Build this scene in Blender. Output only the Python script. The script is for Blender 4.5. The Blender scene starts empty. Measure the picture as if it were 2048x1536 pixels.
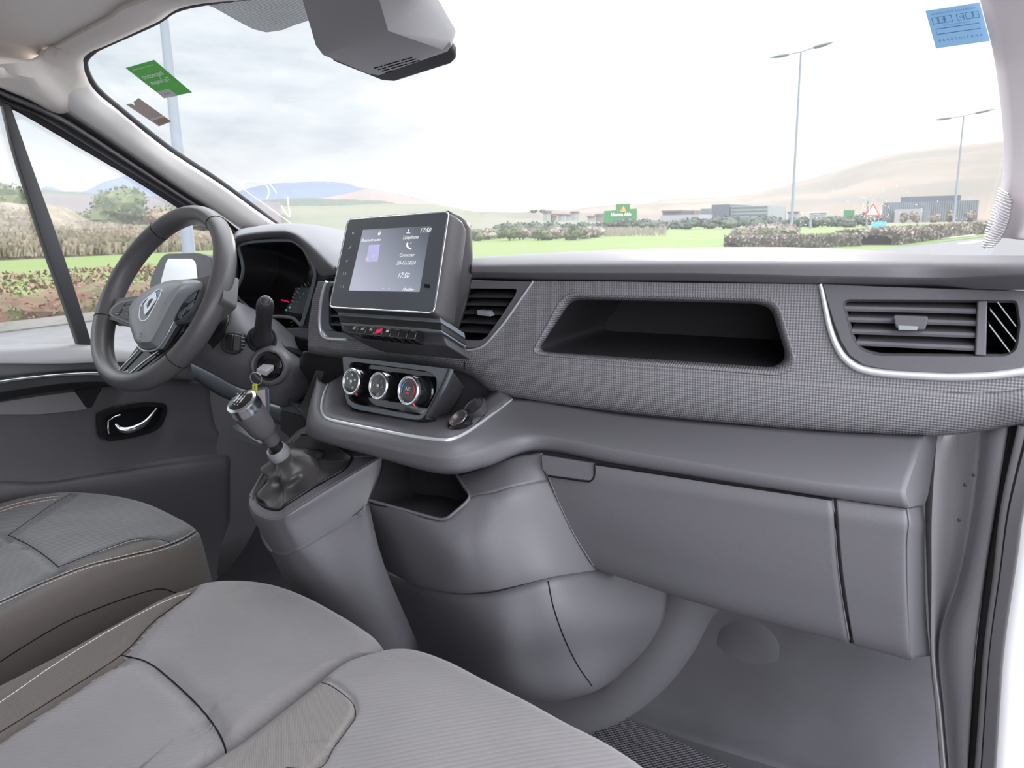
SKYB = 5.0      # brightness of the open sky behind the van
ZEN = 5.0       # brighter cloud overhead
PLK = 1.0
EXT = 0.34
import bpy, bmesh, math, random
from mathutils import Vector, Matrix, geometry

random.seed(7)
sc = bpy.context.scene
COL = sc.collection
# ---------------------------------------------------------------- camera
# van axes: x to the passenger side, y forward, z up, cab floor at z=0, ground at z=-0.5
F_PX, CX, CY = 1512.0, 1024.0, 768.0
YAW, PITCH, ROLL = math.radians(29), math.radians(-11.95), math.radians(-1.2)
CAM = Vector((0.80, 0.0, 0.92))
fw = Vector((-math.sin(YAW)*math.cos(PITCH), math.cos(YAW)*math.cos(PITCH), math.sin(PITCH)))
r0 = Vector((math.cos(YAW), math.sin(YAW), 0)); u0 = r0.cross(fw)
rt = math.cos(ROLL)*r0 + math.sin(ROLL)*u0
up = -math.sin(ROLL)*r0 + math.cos(ROLL)*u0
cd = bpy.data.cameras.new('camera'); cam = bpy.data.objects.new('camera', cd); COL.objects.link(cam)
cd.sensor_width = 36; cd.lens = 36*F_PX/2048; cd.clip_start = 0.02; cd.clip_end = 6000
M4 = Matrix((rt, up, -fw)).transposed().to_4x4(); M4.translation = CAM
cam.matrix_world = M4
cd.dof.use_dof = True; cd.dof.focus_distance = 1.15; cd.dof.aperture_fstop = 14
sc.camera = cam
# ---------------------------------------------------------------- view
sc.view_settings.view_transform = 'Standard'; sc.view_settings.look = 'None'
sc.view_settings.gamma = 1; sc.view_settings.use_curve_mapping = False
sc.view_settings.exposure = 0.0

# ---------------------------------------------------------------- sky: overcast evening, bright gap in the clouds ahead right
def ray(x, y): return fw + rt*((x-CX)/F_PX) - up*((y-CY)/F_PX)
wd = bpy.data.worlds.new('sky'); sc.world = wd; wd.use_nodes = True
nt = wd.node_tree; nt.nodes.clear()
def N(t, tree=None, **k):
    n = (tree or nt).nodes.new(t)
    for a, b in k.items(): setattr(n, a, b)
    return n
def lk(a, b, tree=None): (tree or nt).links.new(a, b)
def math_node(tree, op, a, b=None, clamp=False):
    n = tree.nodes.new('ShaderNodeMath'); n.operation = op; n.use_clamp = clamp
    for i, v in enumerate((a, b)):
        if v is None: continue
        if isinstance(v, (int, float)): n.inputs[i].default_value = v
        else: tree.links.new(v, n.inputs[i])
    return n.outputs[0]
def dirdot(tree, vec, d):
    n = tree.nodes.new('ShaderNodeVectorMath'); n.operation = 'DOT_PRODUCT'
    tree.links.new(vec, n.inputs[0]); n.inputs[1].default_value = tuple(Vector(d).normalized()); return n.outputs['Value']
tc = N('ShaderNodeTexCoord'); vec = tc.outputs['Generated']
mp = N('ShaderNodeMapping'); mp.inputs['Scale'].default_value = (1.6, 1.6, 6.5); lk(vec, mp.inputs['Vector'])
no = N('ShaderNodeTexNoise'); no.inputs['Scale'].default_value = 2.3; no.inputs['Detail'].default_value = 7; no.inputs['Roughness'].default_value = .55
lk(mp.outputs[0], no.inputs['Vector'])
cr = N('ShaderNodeValToRGB'); cr.color_ramp.elements[0].position = .36; cr.color_ramp.elements[0].color = (.56, .60, .67, 1)
cr.color_ramp.elements[1].position = .60; cr.color_ramp.elements[1].color = (.93, .96, 1.0, 1)
e = cr.color_ramp.elements.new(.47); e.color = (.74, .79, .86, 1)
lk(no.outputs['Fac'], cr.inputs['Fac'])
def ramp(val, p0, p1):
    n = N('ShaderNodeMapRange'); n.interpolation_type = 'SMOOTHERSTEP'
    n.inputs['From Min'].default_value = p0; n.inputs['From Max'].default_value = p1; lk(val, n.inputs['Value']); return n.outputs['Result']
glow = ramp(dirdot(nt, vec, ray(1500, 290)), .86, .985)
hor = N('ShaderNodeSeparateXYZ'); lk(vec, hor.inputs[0])
horz = ramp(hor.outputs['Z'], .16, .02)
back = ramp(dirdot(nt, vec, (.88, -.42, .22)), .05, .80)
over = ramp(hor.outputs['Z'], .34, .62)
def mix(fac, a, b):
    n = N('ShaderNodeMix', data_type='RGBA'); 
    if isinstance(fac, float): n.inputs['Factor'].default_value = fac
    else: lk(fac, n.inputs['Factor'])
    for i, v in ((6, a), (7, b)):
        if isinstance(v, tuple): n.inputs[i].default_value = v
        else: lk(v, n.inputs[i])
    return n.outputs[2]
h2 = math_node(nt, 'MULTIPLY', horz, .75)
c1 = mix(h2, cr.outputs[0], (.98, .97, .98, 1))
c2 = mix(glow, c1, (1.28, 1.22, 1.20, 1))
c3 = mix(back, c2, (SKYB*.97, SKYB*.985, SKYB*1.03, 1))
c4 = mix(over, c3, (ZEN*.95, ZEN*.97, ZEN*1.03, 1))
bg = N('ShaderNodeBackground'); lk(c4, bg.inputs['Color']); bg.inputs['Strength'].default_value = 1.0
wo = N('ShaderNodeOutputWorld'); lk(bg.outputs[0], wo.inputs['Surface'])
# soft low sun behind thin cloud, ahead right
sl = bpy.data.lights.new('sun', 'SUN'); sl.energy = 1.2; sl.angle = math.radians(12); sl.color = (1, .93, .86)
so = bpy.data.objects.new('sun', sl); COL.objects.link(so)
sd = ray(1500, 60).normalized(); so.rotation_euler = sd.to_track_quat('Z', 'Y').to_euler(); so.location = (2, 4, 6)

# ---------------------------------------------------------------- geometry helpers
def PY(x, y, v): d = ray(x, y); return CAM + d*((v-CAM.y)/d.y)
def PX(x, y, v): d = ray(x, y); return CAM + d*((v-CAM.x)/d.x)
def PZ(x, y, v): d = ray(x, y); return CAM + d*((v-CAM.z)/d.z)
def PP(x, y, p0, n): d = ray(x, y); n = Vector(n); return CAM + d*((Vector(p0)-CAM).dot(n)/d.dot(n))
WN = Vector((0, .62, 1)).normalized(); WP = Vector((0, 1.55, .90))      # windscreen plane
def WS(x, y, off=0.0): return PP(x, y, WP - WN*off, WN)

def cat(p, n, closed=False):
    """smooth resample of control points to n points by index"""
    m = len(p); out = []
    seg = m if closed else m-1
    for i in range(n):
        t = i/(n if closed else n-1)*seg
        k = min(int(t), seg-1); f = t-k
        if closed: a, b, c, d = p[(k-1) % m], p[k % m], p[(k+1) % m], p[(k+2) % m]
        else:
            b, c = p[k], p[k+1]; a = p[k-1] if k > 0 else b*2-c; d = p[k+2] if k+2 < m else c*2-b
        out.append(.5*((2*b)+(c-a)*f+(2*a-5*b+4*c-d)*f*f+(3*b-a-3*c+d)*f*f*f))
    return out
def lin(p, n):
    L = [0]
    for a, b in zip(p, p[1:]): L.append(L[-1]+(b-a).length)
    out = []; k = 0
    for i in range(n):
        t = L[-1]*i/(n-1)
        while k < len(p)-2 and L[k+1] < t: k += 1
        f = (t-L[k])/max(1e-9, L[k+1]-L[k]); out.append(p[k].lerp(p[k+1], min(1, f)))
    return out
def rc(pts, r, n=5):
    """round the corners of a 2D pixel polygon; r number or list"""
    out = []; m = len(pts)
    for i in range(m):
        a, b, c = Vector(pts[i-1][:2]), Vector(pts[i][:2]), Vector(pts[(i+1) % m][:2])
        q = r[i] if isinstance(r, (list, tuple)) else r
        if q <= 0: out.append(tuple(b)); continue
        d1, d2 = (a-b), (c-b); q1 = min(q, d1.length*.48); q2 = min(q, d2.length*.48)
        s, t = b+d1.normalized()*q1, b+d2.normalized()*q2
        for j in range(n+1):
            f = j/n; out.append(tuple(s*(1-f)**2+b*2*f*(1-f)+t*f*f))
    return out
def inset(pts, w):
    """inset a 2D pixel polygon by w px (any orientation)"""
    m = len(pts); A = sum(pts[i-1][0]*pts[i][1]-pts[i][0]*pts[i-1][1] for i in range(m)); s = 1 if A > 0 else -1
    out = []
    for i in range(m):
        a, b, c = Vector(pts[i-1]), Vector(pts[i]), Vector(pts[(i+1) % m])
        d1, d2 = (b-a), (c-b)
        if d1.length < 1e-6: d1 = d2
        if d2.length < 1e-6: d2 = d1
        n1 = Vector((-d1.y, d1.x)).normalized(); n2 = Vector((-d2.y, d2.x)).normalized()
        n = (n1+n2); n = n.normalized() if n.length > 1e-6 else n1
        k = max(.5, n.dot(n1)); out.append(tuple(b+n*(s*w/k)))
    return out

ROOT = {}
def setp(o, label=None, cat_=None, group=None, kind=None):
    if label: o['label'] = label
    if cat_: o['category'] = cat_
    if group: o['group'] = group
    if kind: o['kind'] = kind
    return o
def thing(name, loc, label, cat_, group=None):
    o = bpy.data.objects.new(name, None); o.empty_display_size = .02; COL.objects.link(o); o.location = loc
    ROOT[o.name] = Vector(loc); return setp(o, label, cat_, group)
def mk(name, V, Fc, mat, parent=None, smooth=True, bev=0, seg=2, sol=0, sub=0, fmat=None, ang=35, label=None):
    V = [Vector(v) for v in V]
    if parent is not None: org = ROOT[parent.name]
    else:
        xs = [v.x for v in V]; ys = [v.y for v in V]; zs = [v.z for v in V]
        org = Vector(((min(xs)+max(xs))/2, (min(ys)+max(ys))/2, min(zs)))
    me = bpy.data.meshes.new(name); me.from_pydata([v-org for v in V], [], [list(f) for f in Fc]); me.update()
    o = bpy.data.objects.new(name, me); COL.objects.link(o)
    ROOT[o.name] = org
    if parent is not None: o.parent = parent
    else: o.location = org
    mats = mat if isinstance(mat, (list, tuple)) else [mat]
    for m in mats: me.materials.append(m)
    if fmat: me.polygons.foreach_set('material_index', fmat)
    bm = bmesh.new(); bm.from_mesh(me); bmesh.ops.recalc_face_normals(bm, faces=bm.faces); bm.to_mesh(me); bm.free()
    if smooth:
        me.polygons.foreach_set('use_smooth', [True]*len(me.polygons))
        if not sub: me.set_sharp_from_angle(angle=math.radians(ang))
    if sol:
        m = o.modifiers.new('sol', 'SOLIDIFY'); m.thickness = abs(sol); m.offset = -1 if sol > 0 else 1
    if sub:
        m = o.modifiers.new('sub', 'SUBSURF'); m.levels = sub; m.render_levels = sub
    if bev:
        m = o.modifiers.new('bev', 'BEVEL'); m.width = bev; m.segments = seg; m.limit_method = 'ANGLE'; m.angle_limit = math.radians(30)
    if label: o['label'] = label
    return o
def grid(rows, closed=False):
    n = len(rows[0]); V = [p for r in rows for p in r]; Fc = []
    for i in range(len(rows)-1):
        for j in range(n if closed else n-1):
            k = (j+1) % n; Fc.append((i*n+j, i*n+k, (i+1)*n+k, (i+1)*n+j))
    return V, Fc
def loft(name, lines, mat, parent=None, n=60, m=None, away=.004, skip=None, **k):
    """lines of (px,py,Y) or Vectors; all resampled to n; m subdivisions between lines (smooth)"""
    P = []
    same = len(set(len(l) for l in lines)) == 1
    for l in lines:
        q = [v if isinstance(v, Vector) else PY(*v) for v in l]
        P.append(cat(q, n) if same else lin(cat(q, n*2), n))
    if m:
        cols = [cat([r[j] for r in P], (len(P)-1)*m+1) for j in range(n)]
        P = [[cols[j][i] for j in range(n)] for i in range(len(cols[0]))]
    V, Fc = grid(P)
    if skip: Fc = [f for f in Fc if not skip(sum((V[i] for i in f), Vector())/4)]
    o = mk(name, V, Fc, mat, parent, **k)
    if away:   # thickness on the side away from the viewer
        me = o.data; c = me.polygons[len(me.polygons)//2]; org = ROOT[o.name]
        s = sum(1 if p.normal.dot(CAM-(p.center+org)) > 0 else -1 for p in list(me.polygons)[::7])
        md = o.modifiers.new('sol', 'SOLIDIFY'); md.thickness = away; md.offset = -1 if s > 0 else 1
    return o
def plate(name, outer, mat, parent=None, thick=.004, holes=(), plane=None, Y=None, off=0.0, bev=.0008, towards=True, **k):
    """flat plate traced in pixels on a plane; thickness goes away from the viewer; plane=(p0,n)"""
    if plane is None: plane = (Vector((0, Y, 0)), Vector((0, -1, 0)))
    p0, nn = Vector(plane[0]), Vector(plane[1]).normalized()
    if nn.dot(CAM-p0) < 0: nn = -nn
    p0 = p0+nn*off
    loops = [[PP(x, y, p0, nn) for x, y in [(q[0], q[1]) for q in lp]] for lp in [outer]+list(holes)]
    tri = geometry.tessellate_polygon(loops)
    V = [v for lp in loops for v in lp]; nv = len(V)
    V2 = V+[v-nn*thick for v in V]
    Fc = [tuple(t) for t in tri]+[tuple(i+nv for i in reversed(t)) for t in tri]
    s = 0
    for lp in loops:
        m = len(lp)
        for i in range(m): j = (i+1) % m; Fc.append((s+i, s+j, s+j+nv, s+i+nv))
        s += m
    if len(loops) == 1: Fc = [tuple(range(nv)), tuple(range(2*nv-1, nv-1, -1))]+[f for f in Fc if len(f) == 4]
    return mk(name, V2, Fc, mat, parent, bev=bev, **k)
def bowl(name, loops, mat, parent=None, cap=True, **k):
    V, Fc = grid(loops, closed=True); n = len(loops[0])
    if cap: Fc.append(tuple(range((len(loops)-1)*n, len(loops)*n)))
    return mk(name, V, Fc, mat, parent, **k)
def frame_axes(t):
    t = t.normalized(); a = Vector((0, 0, 1)) if abs(t.z) < .9 else Vector((1, 0, 0))
    s = t.cross(a).normalized(); return s, s.cross(t).normalized()
def tubeVF(P, r, seg=8, closed=False, flat=None, upv=None):
    rows = []; m = len(P); s_prev = None
    for i, p in enumerate(P):
        a = P[i-1] if (i > 0 or closed) else p; b = P[(i+1) % m] if (i < m-1 or closed) else p
        t = (b-a); t = t if t.length > 1e-9 else Vector((0, 0, 1))
        if upv is not None: s = t.cross(upv).normalized(); u = s.cross(t).normalized()
        else:
            if s_prev is None: s, u = frame_axes(t)
            else:
                tn = t.normalized(); s = s_prev-tn*s_prev.dot(tn)
                if s.length < 1e-6: s, u = frame_axes(t)
                else: s.normalize(); u = s.cross(tn).normalized()
            s_prev = s
        ri = r[i] if isinstance(r, (list, tuple)) else r; fl = flat or 1
        rows.append([p+s*(ri*math.cos(2*math.pi*j/seg))+u*(ri*fl*math.sin(2*math.pi*j/seg)) for j in range(seg)])
    if closed: rows.append(rows[0])
    V, Fc = grid(rows, closed=True)
    if not closed: Fc += [tuple(range(seg)), tuple(range(len(V)-seg, len(V)))]
    return V, Fc
def tube(name, P, r, mat, parent=None, seg=8, closed=False, flat=None, upv=None, **k):
    return mk(name, *tubeVF([Vector(p) for p in P], r, seg, closed, flat, upv), mat, parent, ang=60, **k)
def lathe(name, c, ax, prof, mat, parent=None, seg=40, **k):
    """prof: list of (radius, height along axis)"""
    ax = Vector(ax).normalized(); s, u = frame_axes(ax); c = Vector(c)
    rows = [[c+ax*h+(s*math.cos(2*math.pi*j/seg)+u*math.sin(2*math.pi*j/seg))*max(r, 1e-5) for j in range(seg)] for r, h in prof]
    V, Fc = grid(rows, closed=True); Fc += [tuple(range(seg)), tuple(range(len(V)-seg, len(V)))]
    return mk(name, V, Fc, mat, parent, **k)
def boxVF(o, u, v, w):
    """box from corner o with edge vectors"""
    V = [o, o+u, o+u+v, o+v, o+w, o+u+w, o+u+v+w, o+v+w]
    return V, [(0, 1, 2, 3), (4, 5, 6, 7), (0, 1, 5, 4), (1, 2, 6, 5), (2, 3, 7, 6), (3, 0, 4, 7)]
def box(name, x0, x1, y0, y1, z0, z1, mat, parent=None, **k):
    return mk(name, *boxVF(Vector((x0, y0, z0)), Vector((x1-x0, 0, 0)), Vector((0, y1-y0, 0)), Vector((0, 0, z1-z0))), mat, parent, **k)
def merge(parts):
    V = []; Fc = []
    for v, f in parts: k = len(V); V += v; Fc += [tuple(i+k for i in q) for q in f]
    return V, Fc
from mathutils.bvhtree import BVHTree
def surf(*objs):
    V = []; Fc = []
    for o in objs:
        k = len(V); r = ROOT[o.name]; V += [v.co+r for v in o.data.vertices]; Fc += [tuple(i+k for i in p.vertices) for p in o.data.polygons]
    return BVHTree.FromPolygons(V, Fc)
def onsurf(b, pts, off=.0006, n=None):
    out = []
    P = [Vector((x, y, 0)) for x, y in pts]
    if n: P = cat(P, n)
    for p in P:
        h = b.ray_cast(CAM, ray(p.x, p.y).normalized())
        if h[0] is not None: out.append(h[0]+(CAM-h[0]).normalized()*off)
    return out
def text(name, s, o, u, v, h, mat, parent=None, align='CENTER', bold=0.0, raise_=0.0003):
    """flat lettering: origin o, u reading direction, v up; h letter height in metres"""
    cu = bpy.data.curves.new('t', 'FONT'); cu.body = s; cu.align_x = align; cu.align_y = 'CENTER'; cu.size = 1; cu.offset = bold; cu.resolution_u = 2
    to = bpy.data.objects.new('t', cu); COL.objects.link(to)
    dg = bpy.context.evaluated_depsgraph_get(); dg.update(); me = to.evaluated_get(dg).to_mesh()
    u = Vector(u).normalized(); v = Vector(v).normalized(); k = h/.72
    if h < 0: k = -h/max(1e-6, max(p.co.x for p in me.vertices)-min(p.co.x for p in me.vertices))
    nn = u.cross(v)
    if nn.dot(CAM-Vector(o)) < 0: nn = -nn
    V = [Vector(o)+u*(p.co.x*k)+v*(p.co.y*k)+nn*raise_ for p in me.vertices]; Fc = [tuple(p.vertices) for p in me.polygons]
    to.to_mesh_clear() if hasattr(to, 'to_mesh_clear') else None
    bpy.data.objects.remove(to); bpy.data.curves.remove(cu)
    if not Fc: return None
    return mk(name, V, Fc, mat, parent, smooth=False)

# ---------------------------------------------------------------- materials
def thin(m, f=.6):
    t = m.node_tree; b = t.nodes['Principled BSDF']; tl = t.nodes.new('ShaderNodeBsdfTranslucent'); tl.inputs[0].default_value = b.inputs['Base Color'].default_value
    mx = t.nodes.new('ShaderNodeMixShader'); mx.inputs[0].default_value = f; t.links.new(b.outputs[0], mx.inputs[1]); t.links.new(tl.outputs[0], mx.inputs[2]); t.links.new(mx.outputs[0], t.nodes['Material Output'].inputs['Surface'])
    return m
def new_mat(name, col, rough=.5, metal=0, spec=.5, bump=None, emit=None, var=None, coat=0, alpha=None, sheen=0):
    m = bpy.data.materials.new(name); m.use_nodes = True; t = m.node_tree; b = t.nodes['Principled BSDF']
    b.inputs['Base Color'].default_value = (*col, 1); b.inputs['Roughness'].default_value = rough; b.inputs['Metallic'].default_value = metal
    b.inputs['Specular IOR Level'].default_value = spec
    if coat: b.inputs['Coat Weight'].default_value = coat; b.inputs['Coat Roughness'].default_value = .08
    if sheen: b.inputs['Sheen Weight'].default_value = sheen; b.inputs['Sheen Roughness'].default_value = .5
    if emit: b.inputs['Emission Color'].default_value = (*emit[0], 1); b.inputs['Emission Strength'].default_value = emit[1]
    tcn = t.nodes.new('ShaderNodeTexCoord')
    if var:   # (scale, amount, [colour2])
        n = t.nodes.new('ShaderNodeTexNoise'); n.inputs['Scale'].default_value = var[0]; n.inputs['Detail'].default_value = 5; t.links.new(tcn.outputs['Object'], n.inputs['Vector'])
        mx = t.nodes.new('ShaderNodeMix'); mx.data_type = 'RGBA'
        c2 = var[2] if len(var) > 2 else tuple(c*(1-var[1]) for c in col)
        mr = t.nodes.new('ShaderNodeMapRange'); mr.inputs['From Min'].default_value = .38; mr.inputs['From Max'].default_value = .62; t.links.new(n.outputs['Fac'], mr.inputs['Value'])
        t.links.new(mr.outputs[0], mx.inputs[0]); mx.inputs[6].default_value = (*col, 1); mx.inputs[7].default_value = (*c2, 1)
        t.links.new(mx.outputs[2], b.inputs['Base Color'])
    if bump:  # (kind, scale, strength, distance)
        kind, s, st, ds = bump
        if kind == 'grain':
            n = t.nodes.new('ShaderNodeTexNoise'); n.inputs['Scale'].default_value = s; n.inputs['Detail'].default_value = 3; t.links.new(tcn.outputs['Object'], n.inputs['Vector']); h = n.outputs['Fac']
        elif kind == 'leather':
            n = t.nodes.new('ShaderNodeTexVoronoi'); n.inputs['Scale'].default_value = s; t.links.new(tcn.outputs['Object'], n.inputs['Vector']); h = n.outputs['Distance']
        elif kind == 'knurl':    # little pyramids in rows
            sx = t.nodes.new('ShaderNodeSeparateXYZ'); t.links.new(tcn.outputs['Object'], sx.inputs[0])
            a = math_node(t, 'SINE', math_node(t, 'MULTIPLY', sx.outputs['X'], s)); c = math_node(t, 'SINE', math_node(t, 'MULTIPLY', sx.outputs['Z'], s))
            h = math_node(t, 'ADD', a, math_node(t, 'MULTIPLY', c, 1.5))
        elif kind == 'rib':
            mpn = t.nodes.new('ShaderNodeMapping'); mpn.inputs['Rotation'].default_value = (0, 0, math.radians(-40)); t.links.new(tcn.outputs['Object'], mpn.inputs[0])
            n = t.nodes.new('ShaderNodeTexWave'); n.wave_type = 'BANDS'; n.bands_direction = 'Y'; n.inputs['Scale'].default_value = s
            n.inputs['Distortion'].default_value = 9; n.inputs['Detail'].default_value = 1; n.inputs['Detail Scale'].default_value = .10; n.inputs['Detail Roughness'].default_value = .3
            t.links.new(mpn.outputs[0], n.inputs['Vector'])
            n2 = t.nodes.new('ShaderNodeTexNoise'); n2.inputs['Scale'].default_value = 1500; t.links.new(tcn.outputs['Object'], n2.inputs['Vector'])
            h = math_node(t, 'ADD', math_node(t, 'POWER', n.outputs['Fac'], .5), math_node(t, 'MULTIPLY', n2.outputs['Fac'], .5))
        elif kind == 'weave':
            sx = t.nodes.new('ShaderNodeSeparateXYZ'); t.links.new(tcn.outputs['Object'], sx.inputs[0])
            a = math_node(t, 'SINE', math_node(t, 'MULTIPLY', math_node(t, 'ADD', sx.outputs['X'], sx.outputs['Z']), s)); c = math_node(t, 'SINE', math_node(t, 'MULTIPLY', sx.outputs['Y'], s))
            h = math_node(t, 'MULTIPLY', a, c)
        bp = t.nodes.new('ShaderNodeBump'); bp.inputs['Strength'].default_value = st; bp.inputs['Distance'].default_value = ds
        t.links.new(h, bp.inputs['Height']); t.links.new(bp.outputs[0], b.inputs['Normal'])
    return m
K = PLK
M = {}
M['dash'] = new_mat('dash_plastic', (.145*K, .142*K, .158*K), .5, spec=.5, bump=('leather', 900, .25, .0004))
M['dash_top'] = new_mat('dash_top_plastic', (.17*K, .165*K, .18*K), .5, bump=('leather', 900, .25, .0004))
M['knurl'] = new_mat('knurled_plastic', (.24*K, .236*K, .255*K), .45, bump=('knurl', 2*math.pi/.0034, .5, .0005))
M['side'] = new_mat('lightened_side_plastic', (.44*K, .425*K, .45*K), .5, bump=('leather', 900, .25, .0004))  # lightened dash plastic: brightness of the dim side trim put into the colour
M['collar'] = new_mat('collar_grey', (.26, .27, .29), .3)
M['hub'] = new_mat('hub_sky_lit_plastic', (.33*K, .35*K, .37*K), .35)  # paler and bluish: sky light on the hub is put into the colour
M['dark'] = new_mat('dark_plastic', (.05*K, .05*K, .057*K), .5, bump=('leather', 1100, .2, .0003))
M['black'] = new_mat('black_plastic', (.018, .018, .021), .45)
M['void'] = new_mat('duct_black', (.008, .008, .010), .8, spec=.2)
M['gloss'] = new_mat('gloss_black', (.012, .012, .014), .12, coat=.5)
M['chrome'] = new_mat('satin_chrome', (.78, .80, .84), .22, metal=1)
M['trimsilver'] = new_mat('bright_trim', (.86, .88, .93), .3, metal=.55)
M['silver'] = new_mat('silver_paint', (.55, .58, .62), .35, metal=.6)
M['satin'] = new_mat('satin_grey_plastic', (.15*K, .17*K, .19*K), .35)
M['leather'] = new_mat('wheel_leather', (.105*K, .102*K, .108*K), .38, bump=('leather', 800, .3, .0003))
M['gaiter'] = new_mat('gaiter_leatherette', (.062*K, .058*K, .060*K), .36, bump=('leather', 900, .3, .0003))
M['liner'] = new_mat('headliner_cloth', (.84, .78, .73), .9, bump=('grain', 600, .2, .0005))
M['pillar'] = new_mat('pillar_plastic', (.78, .75, .73), .5, bump=('grain', 900, .15, .0003))
M['pillar_r'] = new_mat('pillar_lilac_plastic', (.78, .70, .72), .6, bump=('grain', 900, .15, .0003))
M['seal'] = new_mat('rubber_seal', (.02, .02, .024), .6)
M['sealg'] = new_mat('grey_rubber', (.22, .21, .22), .4)
M['paint'] = new_mat('van_paint', (.78, .78, .80), .25, coat=.6)
M['door'] = new_mat('door_plastic', (.105*K, .10*K, .11*K), .5, bump=('leather', 900, .25, .0004))
M['doorl'] = new_mat('door_sill_plastic', (.24*K, .235*K, .245*K), .45)
M['carpet'] = new_mat('footwell_rubber', (.085*K, .082*K, .096*K), .6, bump=('grain', 400, .3, .0008), var=(6, .25))
M['mat'] = new_mat('mesh_mat', (.10*K, .097*K, .115*K), .5, bump=('weave', 2*math.pi/.008, 1.0, .002))
M['rib'] = new_mat('ribbed_seat_fabric', (.235*K, .224*K, .229*K), .85, spec=.25, bump=('rib', 52, .4, .0010), var=(9, .10), sheen=.3)
M['rib_d'] = new_mat('dark_ribbed_seat_fabric', (.135*K, .135*K, .142*K), .85, spec=.25, bump=('rib', 52, .4, .0010), var=(8, .22), sheen=.3)  # darker grey version of the ribbed seat fabric
M['plain'] = new_mat('plain_seat_fabric', (.205*K, .188*K, .180*K), .9, spec=.2, bump=('weave', 2*math.pi/.0022, .5, .0004), sheen=.3)
M['bolster'] = new_mat('brown_grey_seat_fabric', (.125*K, .109*K, .101*K), .9, spec=.2, bump=('weave', 2*math.pi/.0022, .5, .0004), sheen=.2)
M['stitch'] = new_mat('beige_thread', (.62, .56, .50), .8)
M['white'] = new_mat('white_print', (.85, .85, .85), .6)
M['dimwhite'] = new_mat('grey_print', (.45, .45, .47), .6)
M['red'] = new_mat('red_plastic', (.75, .02, .10), .35, emit=((.9, .02, .12), .35))
M['redp'] = new_mat('red_print', (.7, .05, .06), .5)
M['orange'] = new_mat('amber_print', (.9, .30, .05), .5)
M['bluep'] = new_mat('blue_print', (.10, .35, .75), .5)
M['green_led'] = new_mat('green_lamp', (.02, .4, .2), .5, emit=((.05, .6, .35), .6))
M['tag'] = new_mat('pink_tag_paper', (.72, .62, .68), .6)
M['lime'] = new_mat('lime_plastic', (.70, .80, .12), .5)
M['stg'] = thin(new_mat('green_sticker', (.18, .44, .15), .5), .42)
M['stl'] = new_mat('sticker_lettering', (1, 1, 1), .6)
M['stw'] = thin(new_mat('sticker_white', (.9, .9, .89), .6), .2)
M['stb'] = thin(new_mat('blue_sticker_paper', (.40, .56, .70), .6), .48)
M['sttxt'] = new_mat('sticker_ink', (.12, .25, .42), .6)
M['stbr'] = thin(new_mat('sticker_back_paper', (.52, .46, .44), .7), .25)
M['stbr2'] = new_mat('sticker_brown', (.42, .30, .22), .7)
def glass_mat(name, refl=.05, tint=(1, 1, 1), dust=.02):
    m = bpy.data.materials.new(name); m.use_nodes = True; t = m.node_tree; t.nodes.clear()
    tr = N('ShaderNodeBsdfTransparent', t); tr.inputs[0].default_value = (*tint, 1); gl = N('ShaderNodeBsdfGlossy', t); gl.inputs['Roughness'].default_value = .03
    mx = N('ShaderNodeMixShader', t); mx.inputs[0].default_value = refl; lk(tr.outputs[0], mx.inputs[1], t); lk(gl.outputs[0], mx.inputs[2], t)
    du_ = N('ShaderNodeBsdfTranslucent', t); du_.inputs[0].default_value = (.8, .8, .82, 1); m2 = N('ShaderNodeMixShader', t); m2.inputs[0].default_value = dust; lk(mx.outputs[0], m2.inputs[1], t); lk(du_.outputs[0], m2.inputs[2], t)   # dusty film
    o = N('ShaderNodeOutputMaterial', t); lk(m2.outputs[0], o.inputs['Surface'], t); return m
M['glass'] = glass_mat('window_glass', .03, (.985, .995, .99), .02)
M['glassw'] = glass_mat('windscreen_glass', .03, (.985, .995, .99), .022)
def dot_mat(name):
    m = bpy.data.materials.new(name); m.use_nodes = True; t = m.node_tree; b = t.nodes['Principled BSDF']
    b.inputs['Base Color'].default_value = (.16, .18, .18, 1); b.inputs['Roughness'].default_value = .6
    tcn = N('ShaderNodeTexCoord', t); sx = N('ShaderNodeSeparateXYZ', t); lk(tcn.outputs['Object'], sx.inputs[0], t)
    k = 2*math.pi/.0034
    a = math_node(t, 'SINE', math_node(t, 'MULTIPLY', math_node(t, 'ADD', sx.outputs['X'], sx.outputs['Y']), k)); c = math_node(t, 'SINE', math_node(t, 'MULTIPLY', math_node(t, 'SUBTRACT', sx.outputs['X'], sx.outputs['Y']), k))
    f = math_node(t, 'GREATER_THAN', math_node(t, 'MULTIPLY', a, c), .02)
    tr = N('ShaderNodeBsdfTransparent', t); mx = N('ShaderNodeMixShader', t); lk(f, mx.inputs[0], t); lk(tr.outputs[0], mx.inputs[1], t); lk(b.outputs[0], mx.inputs[2], t)
    lk(mx.outputs[0], t.nodes['Material Output'].inputs['Surface'], t); return m
M['frit'] = dot_mat('dotted_frit')

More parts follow.
